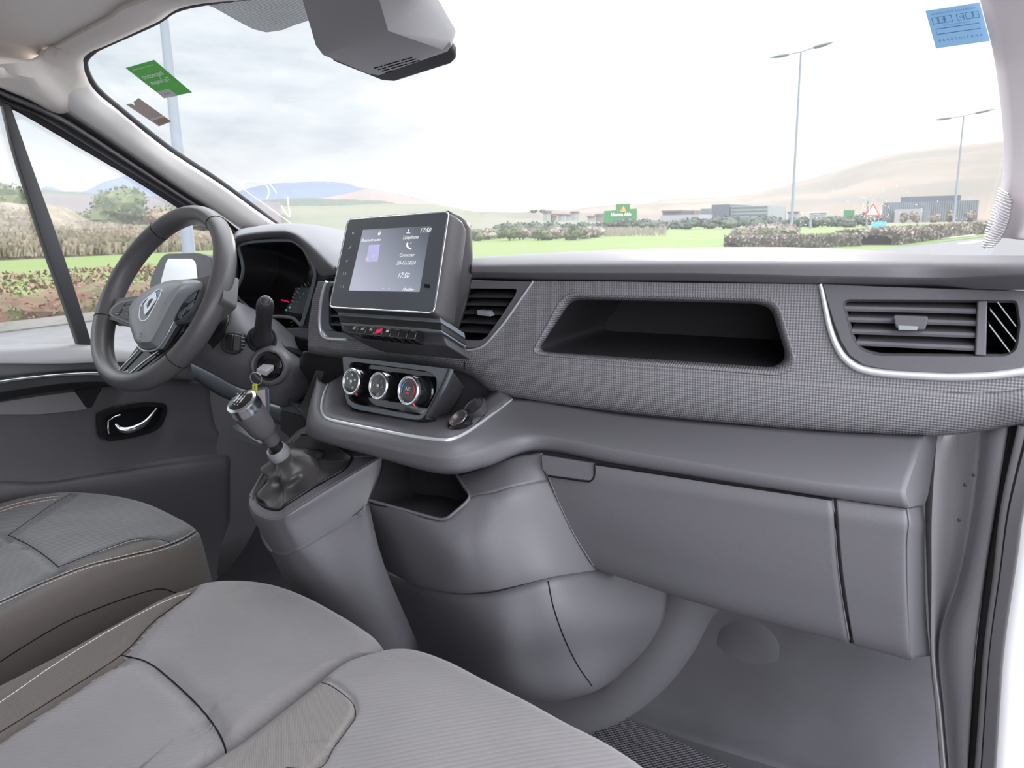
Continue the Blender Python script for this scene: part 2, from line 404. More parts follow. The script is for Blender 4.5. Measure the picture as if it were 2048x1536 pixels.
# ================================================================ van shell (setting)
scr = [(171, 110), (176, 104), (188, 95), (205, 85), (308, 38), (386, 0)]          # header edge seen
wl = [WS(x, y) for x, y in [(560, 449), (444, 362), (342, 294), (239, 212), (200, 178), (180, 150), (171, 125), (173, 110), (188, 95), (205, 85), (308, 38), (386, 0)]]
wr = [WS(x, y) for x, y in [(1935, -120), (1960, 0), (1985, 100), (2000, 200), (2008, 300), (2003, 380), (1985, 440), (1965, 500)]]
top_mid = [wl[-1].lerp(wr[0], t)+Vector((0, -.015*math.sin(math.pi*t), .009*math.sin(math.pi*t))) for t in (.25, .5, .75)]
loopw = wl+top_mid+wr                                                   # opening edge on the windscreen plane
base = [Vector((.88, 1.66, .83)), Vector((.2, 1.70, .807)), Vector((-.5, 1.64, .845))]
ctr = Vector((.05, 1.3, 1.05))
gl_loop = [ctr+(p-ctr)*1.02 for p in loopw]+base
gl_loop = [p-WN*((p-WP).dot(WN)) for p in gl_loop]
def slab(name, loop, nrm, th, mat, parent=None, **k):
    n = len(loop); V = [p for p in loop]+[p+nrm*th for p in loop]
    Fc = [tuple(range(n)), tuple(range(2*n-1, n-1, -1))]+[(i, (i+1) % n, (i+1) % n+n, i+n) for i in range(n)]
    return mk(name, V, Fc, mat, parent, **k)
setp(slab('window_1', gl_loop, WN, .004, M['glassw'], smooth=False), kind='structure')
# black gasket round the opening
gk = loopw
g = tube('trim_1', [p-WN*.006 for p in cat(wl+[top_mid[0]], 120)], .0075, M['seal'], seg=8); setp(g, kind='structure')

# headliner and header trim
hl = [(-60, 124, 1.20), (0, 120, 1.21), (17, 121, 1.22), (61, 123, 1.235), (90, 108, 1.25), (120, 92, 1.262), (200, 48, 1.268), (284, 0, 1.272)]
hp = [Vector((-.95, .86, 1.12))]+[PZ(*a) for a in hl]; hp += [Vector((0, hp[-1].y-.0, 1.288)), Vector((.4, hp[-1].y+.03, 1.288)), Vector((.86, hp[-1].y+.05, 1.25))]
def back(p, y, z=None): return Vector((p.x, y, z if z is not None else p.z))
rows = [cat(hp, 60), [back(p, .55, p.z+.012) for p in cat(hp, 60)], [back(p, .2, p.z+.03) for p in cat(hp, 60)], [back(p, -.4, p.z+.07) for p in cat(hp, 60)], [back(p, -1.2, p.z+.07) for p in cat(hp, 60)]]
o = mk('ceiling', *grid(rows), M['liner'], sol=-.03); setp(o, kind='structure')
pr = [((-70, 122, 1.19), ('X', -70, 128, -.83)), ((-30, 121, 1.20), ('X', -30, 146, -.82)), ((0, 120, 1.21), ('X', 4, 166, -.81)), ((17, 121, 1.217), ('X', 60, 190, -.808)),
      ((40, 124, 1.225), ('X', 120, 218, -.805)), ((61, 123, 1.233), ('X', 150, 194, -.775)), ((78, 115, 1.243), ('W', 170, 158)), ((92, 107, 1.25), ('W', 162, 128)), ((106, 100, 1.256), ('W', 164, 106)),
      ((122, 91, 1.262), ('W', 182, 91)), ((165, 66, 1.266), ('W', 208, 80)), ((225, 33, 1.27), ('W', 306, 34)), ((284, 0, 1.272), ('W', 384, -4))]
Ah = [PZ(*p[0]) for p in pr]; Bh = [PX(*p[1][1:]) if p[1][0] == 'X' else WS(p[1][1], p[1][2], .014) for p in pr]
Ah += [Vector((0, Ah[-1].y-.0, 1.288)), Vector((.4, Ah[-1].y+.03, 1.288)), Vector((.86, Ah[-1].y+.05, 1.25))]
Bh += [top_mid[0]+Vector((0, -.014, -.01)), top_mid[1]+Vector((0, -.014, -.01)), wr[0]+Vector((0, -.012, -.01))]
Mh = [a.lerp(b, .5)+(CAM-a.lerp(b, .5)).normalized()*.010 for a, b in zip(Ah, Bh)]
o = mk('trim_2', *grid([[p+Vector((0, 0, .004)) for p in cat(Ah, 120)], cat(Ah, 120), cat([a.lerp(m, .5)+(CAM-a).normalized()*.003 for a, m in zip(Ah, Mh)], 120), cat(Mh, 120), cat([b.lerp(m, .5)+(CAM-b).normalized()*.003 for b, m in zip(Bh, Mh)], 120), cat(Bh, 120)]), M['liner'], sol=-.01)
setp(o, kind='structure')

# left A-pillar cover (light plastic) : edge lines front (gasket) and rear (door seal)
f1 = [WS(x, y, .016) for x, y in [(166, 118), (172, 152), (194, 186), (236, 221), (339, 303), (441, 371), (515, 425), (568, 462)]]
r1_ = [PX(x, y, -.805) for x, y in [(112, 210), (120, 217), (150, 236), (239, 294), (359, 376), (424, 418), (470, 450), (500, 472)]]
n_ = 40; A_ = cat(f1, n_); B_ = cat(r1_, n_)
rows = []
for t, b in ((0, 0), (.12, .004), (.35, .014), (.6, .019), (.85, .013), (1, 0)):
    rows.append([a.lerp(c, t)+Vector((b*.9, -b, .0)) for a, c in zip(A_, B_)])
o = mk('trim_4', *grid(rows), M['pillar'], sol=-.006); setp(o, kind='structure')
tube('x', [r1_[1]+Vector((.004, -.004, 0)), r1_[1].lerp(f1[1], .5)+Vector((.026, -.022, .008)), f1[1]+Vector((.002, -.004, 0))], .0013, M['sealg']).name = 'trim_5'
setp(bpy.data.objects['trim_5'], kind='structure')

# right A-pillar cover
ra = [(1935, -120), (1960, 0), (1985, 100), (2000, 200), (2008, 300), (2004, 370), (1990, 430), (1968, 498)]
fr = [WS(x, y, .012) for x, y in ra]
rows = [cat(fr, 40)]
for dx, dy in ((.010, -.03), (.028, -.09), (.045, -.22), (.05, -.42)):
    rows.append([p+Vector((dx, dy*(1 if p.z < 1.1 else .8), .0)) for p in cat(fr, 40)])
for r_ in rows[1:]:
    for i, p in enumerate(r_):
        f = i/39; p.z -= .02*f*0
        if p.z < .89: p.z = .885+(p.z-.885)*.2
o = mk('trim_6', *grid(rows), M['pillar_r'], sol=-.006); setp(o, kind='structure')
# speaker / demister ribs at the foot of the right pillar
V = []
rib_l = [(1998, 376), (1994, 392), (1990, 406), (1985, 420), (1980, 436), (1975, 450), (1971, 464), (1967, 478), (1963, 492)]
rib_r = [(2018, 388), (2024, 402), (2022, 420), (2020, 436), (2016, 448), (2011, 462), (2004, 474), (1996, 484), (1986, 494)]
def sp(L, n): return cat([Vector((x, y, 0)) for x, y in L], n)
parts = []
for a, b in zip(sp(rib_l, 22), sp(rib_r, 22)):
    pa = WS(a.x, a.y, .016); yb = pa.y-.085; pb = PY(b.x, b.y, yb)
    parts.append(tubeVF([pa, pa.lerp(pb, .5)+Vector((-.001, -.004, .0)), pb], .0015, 6))
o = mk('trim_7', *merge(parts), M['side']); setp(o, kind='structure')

# left side rail: seals and frames above the driver's door glass (all run along the roof edge)
def rail(name, pts, X, r, mat, flat=None):
    o = tube(name, cat([PX(x, y, X) for x, y in pts], 40), r, mat, seg=10, flat=flat); setp(o, kind='structure'); return o
def band(name, top, bot, X0, X1, mat, th=.008):
    ta = [PX(x, y, X0) for x, y in top]; tb = [PX(x, y, X1) for x, y in bot]
    ta = [Vector((X0, ta[0].y*(1-f), ta[0].z+.06*(1-(1-f)**2))) for f in (1, .8, .6, .4, .2)]+ta; tb = [Vector((X1, tb[0].y*(1-f), tb[0].z+.06*(1-(1-f)**2))) for f in (1, .8, .6, .4, .2)]+tb
    a = cat(ta, 80); b = cat(tb, 80)
    o = mk(name, *grid([a, [p.lerp(q, .5)+Vector((.004, 0, 0)) for p, q in zip(a, b)], b]), mat, sol=-th); return o
setp(band('trim_8', [(-40, 146), (4, 166), (120, 217), (239, 294), (359, 376), (424, 418), (485, 466)], [(-40, 160), (4, 182), (120, 232), (239, 308), (359, 387), (424, 428), (480, 470)], -.806, -.815, M['seal']), kind='structure')
setp(band('trim_9', [(-40, 160), (4, 182), (120, 232), (239, 308), (359, 387), (424, 428), (480, 470)], [(-40, 175), (4, 197), (120, 248), (239, 322), (359, 399), (420, 438), (474, 474)], -.815, -.825, M['sealg']), kind='structure')

# ================================================================ driver's door
dr = thing('door_1', (-.80, 0.2, .3), None, None); setp(dr, kind='structure')
band('window_frame', [(-40, 175), (4, 197), (120, 248), (239, 322), (359, 399), (420, 438), (474, 474)], [(-40, 186), (4, 206), (24, 215), (120, 270), (239, 339), (366, 421), (425, 462)], -.825, -.832, M['black']).parent = None
wf = bpy.data.objects['window_frame']; wf.data.transform(Matrix.Translation(Vector(wf.location)-ROOT[dr.name])); wf.location = (0, 0, 0); wf.parent = dr
# glass of the drop window and the quarter light
def xg(px): return [PX(x, y, -.835) for x, y in px]
slab('window_2', xg([(-900, -150), (4, 200), (20, 212), (182, 692), (-900, 760)]), Vector((-1, 0, 0)), .004, M['glass'], smooth=False)
slab('window_3', xg([(22, 212), (120, 266), (239, 336), (366, 419), (470, 490), (480, 640), (420, 700), (184, 692)]), Vector((-1, 0, 0)), .004, M['glass'], smooth=False)
for w in ('window_2', 'window_3'): setp(bpy.data.objects[w], kind='structure')
# mullion between them
a = [PX(x, y, -.822) for x, y in [(0, 190), (28, 300), (60, 400), (92, 500), (124, 590), (158, 690)]]
b = [PX(x, y, -.818) for x, y in [(22, 212), (62, 325), (96, 418), (128, 510), (155, 594), (185, 690)]]
mk('window_mullion', *grid([cat(a, 12), cat(b, 12)]), M['dark'], dr, sol=-.02, bev=.002)
# door card: rows from the glass line down to the sill
rows_px = [
 ([(-60, 690), (5, 690), (120, 688), (190, 689), (300, 697), (420, 712)], -.842),
 ([(-60, 697), (5, 697), (120, 694), (195, 694), (300, 703), (420, 717)], -.800),
 ([(-60, 722), (5, 724), (120, 724), (195, 722), (300, 722), (420, 728)], -.772),
 ([(-60, 732), (5, 730), (120, 729), (195, 727), (300, 727), (420, 732)], -.778)]
L0 = [[PX(x, y, X) for x, y in l] for l, X in rows_px]
L0 = L0
L0.append([PX(x, y, -.79) for x, y in [(-60, 760), (5, 757), (120, 745), (195, 742), (300, 752), (420, 765)]])
def rear(L, y=.0): return [[Vector((l[0].x, l[0].y+(y-l[0].y)*f, l[0].z)) for f in (1, .8, .6, .4, .2)]+l for l in L]
loft('window_sill', rear(L0), M['doorl'], dr, n=70, m=3, sub=0)
L1 = [[PX(x, y, X) for x, y in l] for l, X in [
 ([(-60, 752), (5, 757), (120, 745), (195, 742), (300, 752), (420, 765)], -.80),
 ([(-60, 800), (5, 800), (120, 785), (200, 778), (300, 790), (420, 800)], -.80),
 ([(-60, 850), (5, 840), (100, 835), (200, 830), (300, 835), (430, 850)], -.80),
 ([(-60, 900), (5, 900), (100, 890), (200, 880), (330, 868), (440, 870)], -.80),
 ([(-60, 960), (5, 955), (100, 955), (200, 940), (330, 920), (450, 905)], -.80),
 ([(-60, 975), (5, 968), (85, 968), (200, 952), (330, 934), (460, 918)], -.775),
 ([(-60, 990), (5, 990), (85, 986), (200, 972), (330, 955), (460, 940)], -.765),
 ([(-60, 1060), (5, 1050), (85, 1045), (200, 1030), (330, 1010), (460, 990)], -.775),
 ([(-60, 1200), (5, 1190), (85, 1180), (200, 1160), (330, 1140), (460, 1120)], -.80),
 ([(-60, 1400), (5, 1390), (85, 1380), (200, 1360), (330, 1340), (460, 1300)], -.80)]]
loft('door_card', rear(L1), M['door'], dr, n=80, m=3)
# grab rail / armrest with a bright top strip
ar = []
for l, X in [([(-60, 772), (5, 761), (60, 754), (120, 748), (180, 745), (250, 748)], -.79), ([(-60, 776), (5, 765), (60, 757), (120, 751), (180, 749), (250, 752)], -.735),
             ([(-60, 795), (5, 784), (60, 776), (120, 768), (180, 764), (250, 765)], -.73), ([(-60, 815), (5, 801), (60, 790), (120, 782), (180, 774), (250, 772)], -.74), ([(-60, 818), (5, 803), (60, 792), (120, 784), (180, 776), (250, 774)], -.79)]:
    ar.append([PX(x, y, X) for x, y in l])
loft('armrest', rear(ar, .25), M['black'], dr, n=60, bev=.001)
tube('chrome_strip', cat([PX(x, y, -.733) for x, y in [(-60, 773), (5, 762), (60, 755), (120, 749), (180, 746), (220, 746)]], 24), .0016, M['silver'], dr)
# pocket below the armrest
plate('pocket_lip', rc([(-60, 815), (5, 803), (80, 792), (150, 783), (158, 795), (176, 818), (150, 822), (80, 829), (5, 829), (-60, 832)], 6), M['doorl'], dr, thick=.004, plane=(Vector((-.792, 0, 0)), Vector((1, 0, 0))))
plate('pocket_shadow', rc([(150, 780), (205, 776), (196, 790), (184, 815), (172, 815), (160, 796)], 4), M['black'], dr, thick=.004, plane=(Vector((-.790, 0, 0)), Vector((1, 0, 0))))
# inner release handle in its oval bezel
XP = lambda X: (Vector((X, 0, 0)), Vector((1, 0, 0)))
bz = rc([(201, 830), (206, 826), (240, 812), (285, 804), (332, 806), (336, 822), (326, 850), (310, 864), (265, 876), (215, 884), (204, 872)], 12)
hb_ = plate('handle_bezel', bz, M['gloss'], dr, thick=.018, holes=[inset(bz, 9)], plane=XP(-.775), bev=.003)
plate('handle_recess', inset(bz, 6), M['void'], dr, thick=.006, plane=XP(-.790))
hc = cat([PX(x, y, X) for x, y, X in [(312, 818, -.772), (306, 826, -.766), (298, 836, -.762), (288, 846, -.760), (272, 855, -.760), (255, 860, -.764), (240, 858, -.770), (230, 848, -.774)]], 24)
tube('release_handle', hc, [.0028+.006*math.sin(math.pi*min(1, i/23)**1.6)*.9 for i in range(24)], M['chrome'], dr, seg=10)
tube('handle_rim', [PX(x, y, -.773) for x, y in [(240, 830), (228, 834), (216, 842), (216, 860), (218, 868)]], .0022, M['chrome'], dr)

# ================================================================ floor, bulkhead, right door opening
o = box('floor', -.86, .98, -1.2, 1.27, -.04, 0, M['carpet']); setp(o, kind='structure')
tb = []
for z, y in ((0, 1.20), (.02, 1.26), (.10, 1.33), (.30, 1.43), (.50, 1.50), (.80, 1.58)):
    tb.append([Vector((x, y, z)) for x in (-.86, -.4, 0, .3, .6, .93)])
o = loft('wall_front', tb, M['carpet'], None, n=50, m=4, away=.01); setp(o, kind='structure')
o = box('wall_back', -.95, .92, -.62, -.58, -.02, 1.45, M['door']); setp(o, kind='structure')
# body side: kick panel, pillar strip, seal channel, seals, painted sill (all traced with their own distance ahead)
side = thing('wall_right', (.90, .9, 0), None, None); setp(side, kind='structure')
def vl(pts): return [PY(*p) for p in pts]
k0 = vl([(1866, 850, 1.01), (1854, 1010, 1.01), (1855, 1150, 1.01), (1860, 1290, 1.01), (1872, 1420, 1.02), (1882, 1580, 1.02)])
k1 = vl([(1915, 850, 1.045), (1908, 1010, 1.045), (1898, 1150, 1.045), (1874, 1290, 1.03), (1885, 1420, 1.03), (1900, 1580, 1.03)])
k2 = vl([(1966, 850, 1.005), (1948, 1010, 1.005), (1920, 1150, 1.005), (1880, 1275, 1.01), (1888, 1420, 1.02), (1902, 1580, 1.02)])
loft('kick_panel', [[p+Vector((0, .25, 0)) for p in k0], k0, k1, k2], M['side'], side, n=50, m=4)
k2b = [p+Vector((0, -.005, 0)) for p in k2]
k3 = vl([(2010, 850, .96), (1985, 1010, .96), (1963, 1150, .96), (1946, 1290, .955), (1936, 1420, .95), (1925, 1580, .945)])
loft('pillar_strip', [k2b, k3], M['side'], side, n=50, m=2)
k3b = [p+Vector((.004, .006, 0)) for p in k3]
k4 = vl([(2040, 850, .94), (2006, 1010, .935), (1990, 1150, .93), (1972, 1290, .925), (1962, 1420, .92), (1950, 1580, .915)])
loft('seal_channel', [k3b, [a.lerp(b, .5)+Vector((.006, .012, 0)) for a, b in zip(k3b, k4)], k4], M['dark'], side, n=50, m=4)
tube('door_seal', cat([p+Vector((.003, -.004, 0)) for p in k4], 40), .0055, M['sealg'], side, seg=10)
k5 = vl([(2075, 850, .92), (2031, 1010, .915), (2010, 1150, .91), (1990, 1290, .905), (1980, 1420, .90), (1970, 1580, .895)])
tube('door_seal', cat([a.lerp(b, .5)+Vector((.004, .002, 0)) for a, b in zip(k4, k5)], 40), .005, M['seal'], side, seg=10)
k6 = vl([(2100, 850, .90), (2052, 1010, .895), (2036, 1110, .89), (2010, 1290, .885), (2000, 1420, .88), (1990, 1580, .875)])
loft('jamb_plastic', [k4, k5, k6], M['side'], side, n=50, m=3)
k7 = [p+Vector((.05, .01, 0)) for p in k6]; k8 = [p+Vector((.20, .05, 0)) for p in k6]
loft('painted_jamb', [k6, k7, k8], M['paint'], side, n=40, m=3)
for x, y in [(1947, 950), (1918, 1040), (1930, 970)]:
    p = PY(x, y, 1.0); lathe('clip', p, CAM-p, [(.0, -.003), (.0022, 0), (.0015, .0012), (0, .0014)], M['dark'], side, seg=10)
# floor mat and moulded bulges of the toe board
mt = [PZ(x, y, .0) for x, y in [(1130, 1462), (1175, 1446), (1222, 1433), (1236, 1435), (1300, 1463), (1380, 1500), (1500, 1562), (1540, 1600), (1300, 1620)]]
setp(slab('floor_mat', mt, Vector((0, 0, 1)), .006, M['mat'], smooth=False), 'black mesh-textured mat on the passenger footwell floor, its corner showing beside the seat', 'floor mat')
fb = [(1420, 1330), (1432, 1285), (1470, 1250), (1525, 1245), (1562, 1280), (1572, 1325), (1550, 1368), (1500, 1390), (1450, 1378)]
cbp = PY(1492, 1315, 1.335)
lathe('trim_10', cbp+Vector((0, .02, -.02)), Vector((0, -1, .4)), [(.098, -.012), (.084, .014), (.074, .020), (.06, .024), (.03, .026), (0, .0265)], M['carpet'], None, seg=48); setp(bpy.data.objects['trim_10'], kind='structure')
o = loft('wall_left', [[Vector((-.83, 1.05, .02)), Vector((-.80, 1.25, .02)), Vector((-.62, 1.5, .02))], [Vector((-.83, 1.05, .4)), Vector((-.80, 1.3, .4)), Vector((-.62, 1.6, .4))], [Vector((-.83, 1.05, .60)), Vector((-.82, 1.35, .62)), Vector((-.66, 1.62, .66))]], M['door'], None, n=20, m=4, away=.01); setp(o, kind='structure')

# ================================================================ things on the windscreen
def wq(px, off): return [WS(x, y, off) for x, y in px]
def bil(q, u, v):   # q: tl,tr,br,bl as 3D points
    return (q[0]*(1-u)+q[1]*u)*(1-v)+(q[3]*(1-u)+q[2]*u)*v
def sticker(name, px, mat, label, th=.0006):
    q = wq(px, .002)
    t = thing(name, sum(q, Vector())/len(q), label, 'sticker')
    slab('backing', q, WN, th, mat, t, smooth=False); return t, q
t, q = sticker('green_inspection_sticker', [(251, 136), (308, 120), (384, 185), (328, 196)], M['stg'], 'green inspection sticker with mirrored white lettering, stuck on the windscreen at upper left')
# lettering is printed to be read from outside: mirrored from in here
def on(q, s, u, v, h, mat, par, mirror=True, al='CENTER', bold=0.0):
    o = bil(q, u, v)-WN*.0012; ud = (q[0]-q[1]) if mirror else (q[1]-q[0]); vd = q[0]-q[3]
    ud2 = (bil(q, u+.01, v)-bil(q, u-.01, v))*(-1 if mirror else 1); vd2 = bil(q, u, v-.01)-bil(q, u, v+.01)
    return text('lettering', s, o, ud2, vd2, h, mat, par, al, bold, 0)
wq_ = (q[0]-q[1]).length
on(q, 'Inspection', .50, .33, -wq_*.70, M['stl'], t, bold=.02)
on(q, 'Technique', .52, .52, -wq_*.66, M['stl'], t, bold=.02)
on(q, 'Inspection Automobile Bruxelles', .5, .09, -wq_*.72, M['stl'], t)
ql = [bil(q, .0, .80), bil(q, .42, .80), bil(q, .57, 1.0), bil(q, 0, 1)]
slab('label_corner', [p-WN*.0008 for p in wq([(313, 183), (338, 177), (356, 191), (328, 196)], .002)], WN, .0004, M['stw'], t, smooth=False)
o_ = WS(334, 187, .0035); text('lettering', 'D-nnnn', o_, q[0]-q[1], q[0]-q[3], .0045, M['stg'], t)
t, q = sticker('paper_sticker', [(277, 196), (343, 243), (318, 253), (252, 209), (262, 207), (270, 211), (267, 204)], M['stbr'], 'torn grey-brown paper sticker low on the left edge of the windscreen, below the green one')
slab('brown_patch', wq([(327, 234), (340, 243), (318, 250), (306, 240)], .0028), WN, .0003, M['stbr2'], t, smooth=False)
slab('paper_border', wq([(325, 231), (328, 234), (305, 241), (301, 238)], .003), WN, .0003, M['stw'], t, smooth=False)
t, q = sticker('blue_document_sticker', [(1851, 22), (1959, 5), (1980, 82), (1872, 97)], M['stb'], 'pale blue document sticker with printed boxes at the top right corner of the windscreen')
q4 = q
def rectline(q, u0, v0, u1, v1, par, w=.0004):
    P = [bil(q, u0, v0), bil(q, u1, v0), bil(q, u1, v1), bil(q, u0, v1)]
    mk('printed_box', *tubeVF([p-WN*.001 for p in P], w, 4, closed=True), M['sttxt'], par)
for a, b in ((.08, .18), (.20, .30), (.32, .44), (.54, .66), (.70, .82), (.84, .94)): rectline(q4, a, .18, b, .34, t)
rectline(q4, .10, .48, .90, .62, t)
on(q4, '4 A E 1 \\ 0 0 0 0 3 0', .5, .79, .0042, M['sttxt'], t)
on(q4, '90', .30, .26, .004, M['sttxt'], t); on(q4, '51', .62, .26, .004, M['sttxt'], t)
on(q4, 'ASSURANCE AUTOMOBILE', .5, .09, .0028, M['sttxt'], t); on(q4, 'IMMATRICULATION', .5, .41, .0022, M['sttxt'], t)
# dotted shade band by the mirror
fr_ = [(386, -10), (393, 6), (410, 9), (427, 15), (452, 29), (479, 44), (505, 58), (533, 65), (565, 60), (590, 50), (618, 41), (700, 30), (720, -10)]
o = slab('trim_13', wq(fr_+[(600, -60), (420, -50)], .0015), WN, .0004, M['frit'], smooth=False); setp(o, kind='structure')
# white streaks and specks on the glass
sv = [tubeVF(cat(wq(p, .0015), 14), .0016, 5, flat=.3, upv=WN) for p in
      ([(540, 368), (520, 363), (497, 362), (483, 366), (484, 374), (500, 388), (525, 405), (555, 427), (583, 447)], [(530, 367), (537, 378), (537, 390), (533, 398)],
       [(575, 393), (577, 410), (580, 433), (573, 428), (563, 411)], [(541, 369), (548, 378), (553, 386)])]
M['streak'] = thin(new_mat('white_streak', (.95, .95, .92), .7), .8)
setp(mk('windscreen_streaks', *merge(sv), M['streak']), 'white looping streaks on the windscreen just above the instrument hood', 'streak')
sv = []; rnd = random.Random(3)
for i in range(150):
    if i < 90: x, y = rnd.gauss(1742, 18), rnd.gauss(424, 14)
    elif i < 130: x, y = rnd.uniform(1600, 1960), rnd.uniform(360, 470)
    else: x, y = rnd.uniform(1150, 1900), rnd.uniform(380, 485)
    p = WS(x, y, .002); r = rnd.uniform(.0003, .0008); a = rnd.uniform(0, 3)
    s = rt*math.cos(a)+up*math.sin(a); u_ = -rt*math.sin(a)+up*math.cos(a)
    sv.append(boxVF(p-s*r*2, s*r*rnd.uniform(1, 5), u_*r, WN*.0004))
o = mk('dirt_specks', *merge(sv), M['streak']); setp(o, 'bright dirt specks scattered low on the right half of the windscreen', 'dirt', kind='stuff')

# interior camera and mirror housing hanging at the top of the windscreen
hs = thing('sensor_housing', WS(780, 90, .02), 'grey plastic sensor housing with a small slotted grille at the top of the windscreen', 'housing')
rimp = [(640, -60), (652, 90), (672, 112), (768, 150), (793, 152), (905, 116), (915, 106), (914, 94), (868, 20), (850, -60)]
slab('mount_plate', wq(rimp, .003), -WN, .012, M['dark'], hs, bev=.003)
def W_(x, y, d): return WS(x, y, d)
O = [W_(590, -50, .05), W_(606, 5, .05), W_(631, 90, .05), W_(646, 110, .048), W_(735, 147, .042), W_(757, 151, .04), W_(895, 103, .028), W_(903, 92, .028), W_(900, 84, .028), W_(848, -4, .03), W_(820, -60, .03)]
I = [p-WN*.035-Vector((0, 0, 0)) for p in O]
cc = W_(778, 40, .07)
I = [p.lerp(cc, .06)-WN*.002 for p in O]
R0, R1 = W_(776, 62, .105), W_(742, -60, .12)
VV = O+[W_(650, 108, .052), W_(885, 100, .036), R0, R1]
b0 = len(O); LB, RB, RR, RT = b0, b0+1, b0+2, b0+3
Fq = [(0, 1, RR, RT), (1, 2, LB, RR), (2, 3, LB), (3, 4, RR, LB), (4, 5, RR), (5, 6, RB, RR), (6, 7, RB), (7, 8, RB), (8, 9, RR, RB), (9, 10, RT, RR)]
Vb = O+[p+WN*.028 for p in O]; nb = len(O)
V = VV+[p+WN*(.026) for p in O]; k = len(VV)
Fq += [(i, i+1, k+i+1, k+i) for i in range(nb-1)]
mk('cover', V, Fq, new_mat('housing_plastic', (.30, .29, .30), .45, bump=('grain', 900, .15, .0003)), hs, bev=.004, seg=4, ang=50)
# grille slots on the lower facet
bC = surf(bpy.data.objects['cover'])
for row in range(4):
    for a, b in ((0, .20), (.25, .66), (.71, 1.0)):
        x0, y0 = 749+row*7.6, 137+row*3.0-1.0; dx, dy = 76-row*.5, -22
        P_ = onsurf(bC, [(x0+dx*a, y0+dy*a), (x0+dx*b, y0+dy*b)], .0004)
        if len(P_) == 2: tube('grille_slot', P_, .0012, M['void'], hs, seg=6)
# ================================================================ dashboard
DB = thing('dashboard', (.0, 1.2, .3), 'grey moulded plastic dashboard running the whole width of the van below the windscreen', 'dashboard')
YP = .95
# top pad: far contour, hump, near shoulder, dark under-edge
tp = [
 [(942, 517, 1.62), (965, 517, 1.62), (1070, 510, 1.62), (1200, 504, 1.62), (1400, 499, 1.62), (1600, 500, 1.62), (1760, 508, 1.60), (1900, 513, 1.5), (2080, 514, 1.3)],
 [(942, 513, 1.35), (965, 513, 1.35), (1070, 507, 1.35), (1200, 501, 1.35), (1400, 495, 1.35), (1600, 495, 1.35), (1760, 502, 1.35), (1900, 510, 1.3), (2080, 512, 1.2)],
 [(942, 516, 1.10), (965, 516, 1.10), (1070, 512, 1.10), (1200, 508, 1.10), (1400, 503, 1.10), (1600, 502, 1.10), (1760, 507, 1.10), (1900, 512, 1.08), (2080, 512, 1.02)],
 [(942, 522, .972), (965, 522, .972), (1070, 519, .97), (1200, 518, .968), (1400, 517, .965), (1600, 518, .965), (1760, 519, .965), (1900, 520, .96), (2080, 518, .90)],
 [(942, 529, .94), (965, 529, .94), (1070, 527, .938), (1200, 526, .936), (1400, 525, .934), (1600, 526, .934), (1760, 527, .934), (1900, 527, .93), (2080, 524, .87)],
 [(942, 540, .934), (965, 540, .934), (1070, 541, .932), (1200, 541, .93), (1400, 541, .928), (1600, 545, .928), (1760, 548, .928), (1900, 549, .924), (2080, 546, .86)],
 [(942, 547, .938), (965, 547, .938), (1070, 549, .936), (1200, 550, .934), (1400, 551, .932), (1600, 556, .932), (1760, 559, .932), (1900, 560, .928), (2080, 556, .865)],
 [(942, 558, .963), (965, 558, .963), (1070, 561, .963), (1200, 563, .963), (1400, 566, .963), (1600, 571, .963), (1760, 574, .963), (1900, 577, .96), (2080, 576, .89)],
 [(942, 560, 1.02), (965, 560, 1.02), (1070, 563, 1.02), (1200, 565, 1.02), (1400, 568, 1.02), (1600, 573, 1.02), (1760, 577, 1.02), (1900, 580, 1.0), (2080, 580, .95)]]
loft('top_pad', tp, M['dash_top'], DB, n=80, m=4)
# driver's side of the top pad and instrument hood
H = [
 [(440, 620, 1.55), (440, 540, 1.55), (462, 470, 1.58), (510, 455, 1.6), (560, 449, 1.6), (620, 450, 1.6), (700, 466, 1.6), (800, 490, 1.6), (900, 520, 1.6)],
 [(455, 600, 1.35), (455, 530, 1.35), (470, 467, 1.35), (510, 453, 1.35), (560, 447, 1.35), (620, 449, 1.35), (690, 463, 1.35), (790, 492, 1.35), (900, 522, 1.35)],
 [(464, 590, 1.16), (460, 530, 1.16), (468, 474, 1.15), (495, 459, 1.15), (553, 451, 1.15), (605, 453, 1.15), (660, 480, 1.16), (725, 530, 1.17), (760, 560, 1.2)],
 [(466, 588, 1.105), (462, 530, 1.10), (467, 479, 1.09), (487, 465, 1.09), (553, 455, 1.09), (588, 458, 1.09), (620, 478, 1.09), (674, 528, 1.10), (680, 536, 1.1)],
 [(468, 588, 1.092), (464, 530, 1.088), (468, 483, 1.078), (488, 470, 1.075), (550, 463, 1.072), (583, 466, 1.072), (610, 486, 1.075), (660, 538, 1.085), (672, 548, 1.09)],
 [(472, 588, 1.10), (470, 530, 1.096), (472, 490, 1.086), (488, 478, 1.085), (550, 471, 1.082), (583, 474, 1.082), (606, 494, 1.085), (640, 548, 1.095), (662, 552, 1.10)],
 [(480, 588, 1.12), (480, 540, 1.12), (477, 500, 1.115), (490, 487, 1.11), (545, 480, 1.11), (583, 483, 1.11), (604, 500, 1.11), (628, 548, 1.12), (655, 556, 1.13)]]
loft('instrument_hood', H, M['dash_top'], DB, n=90, m=5)
for nm in ():
    pass
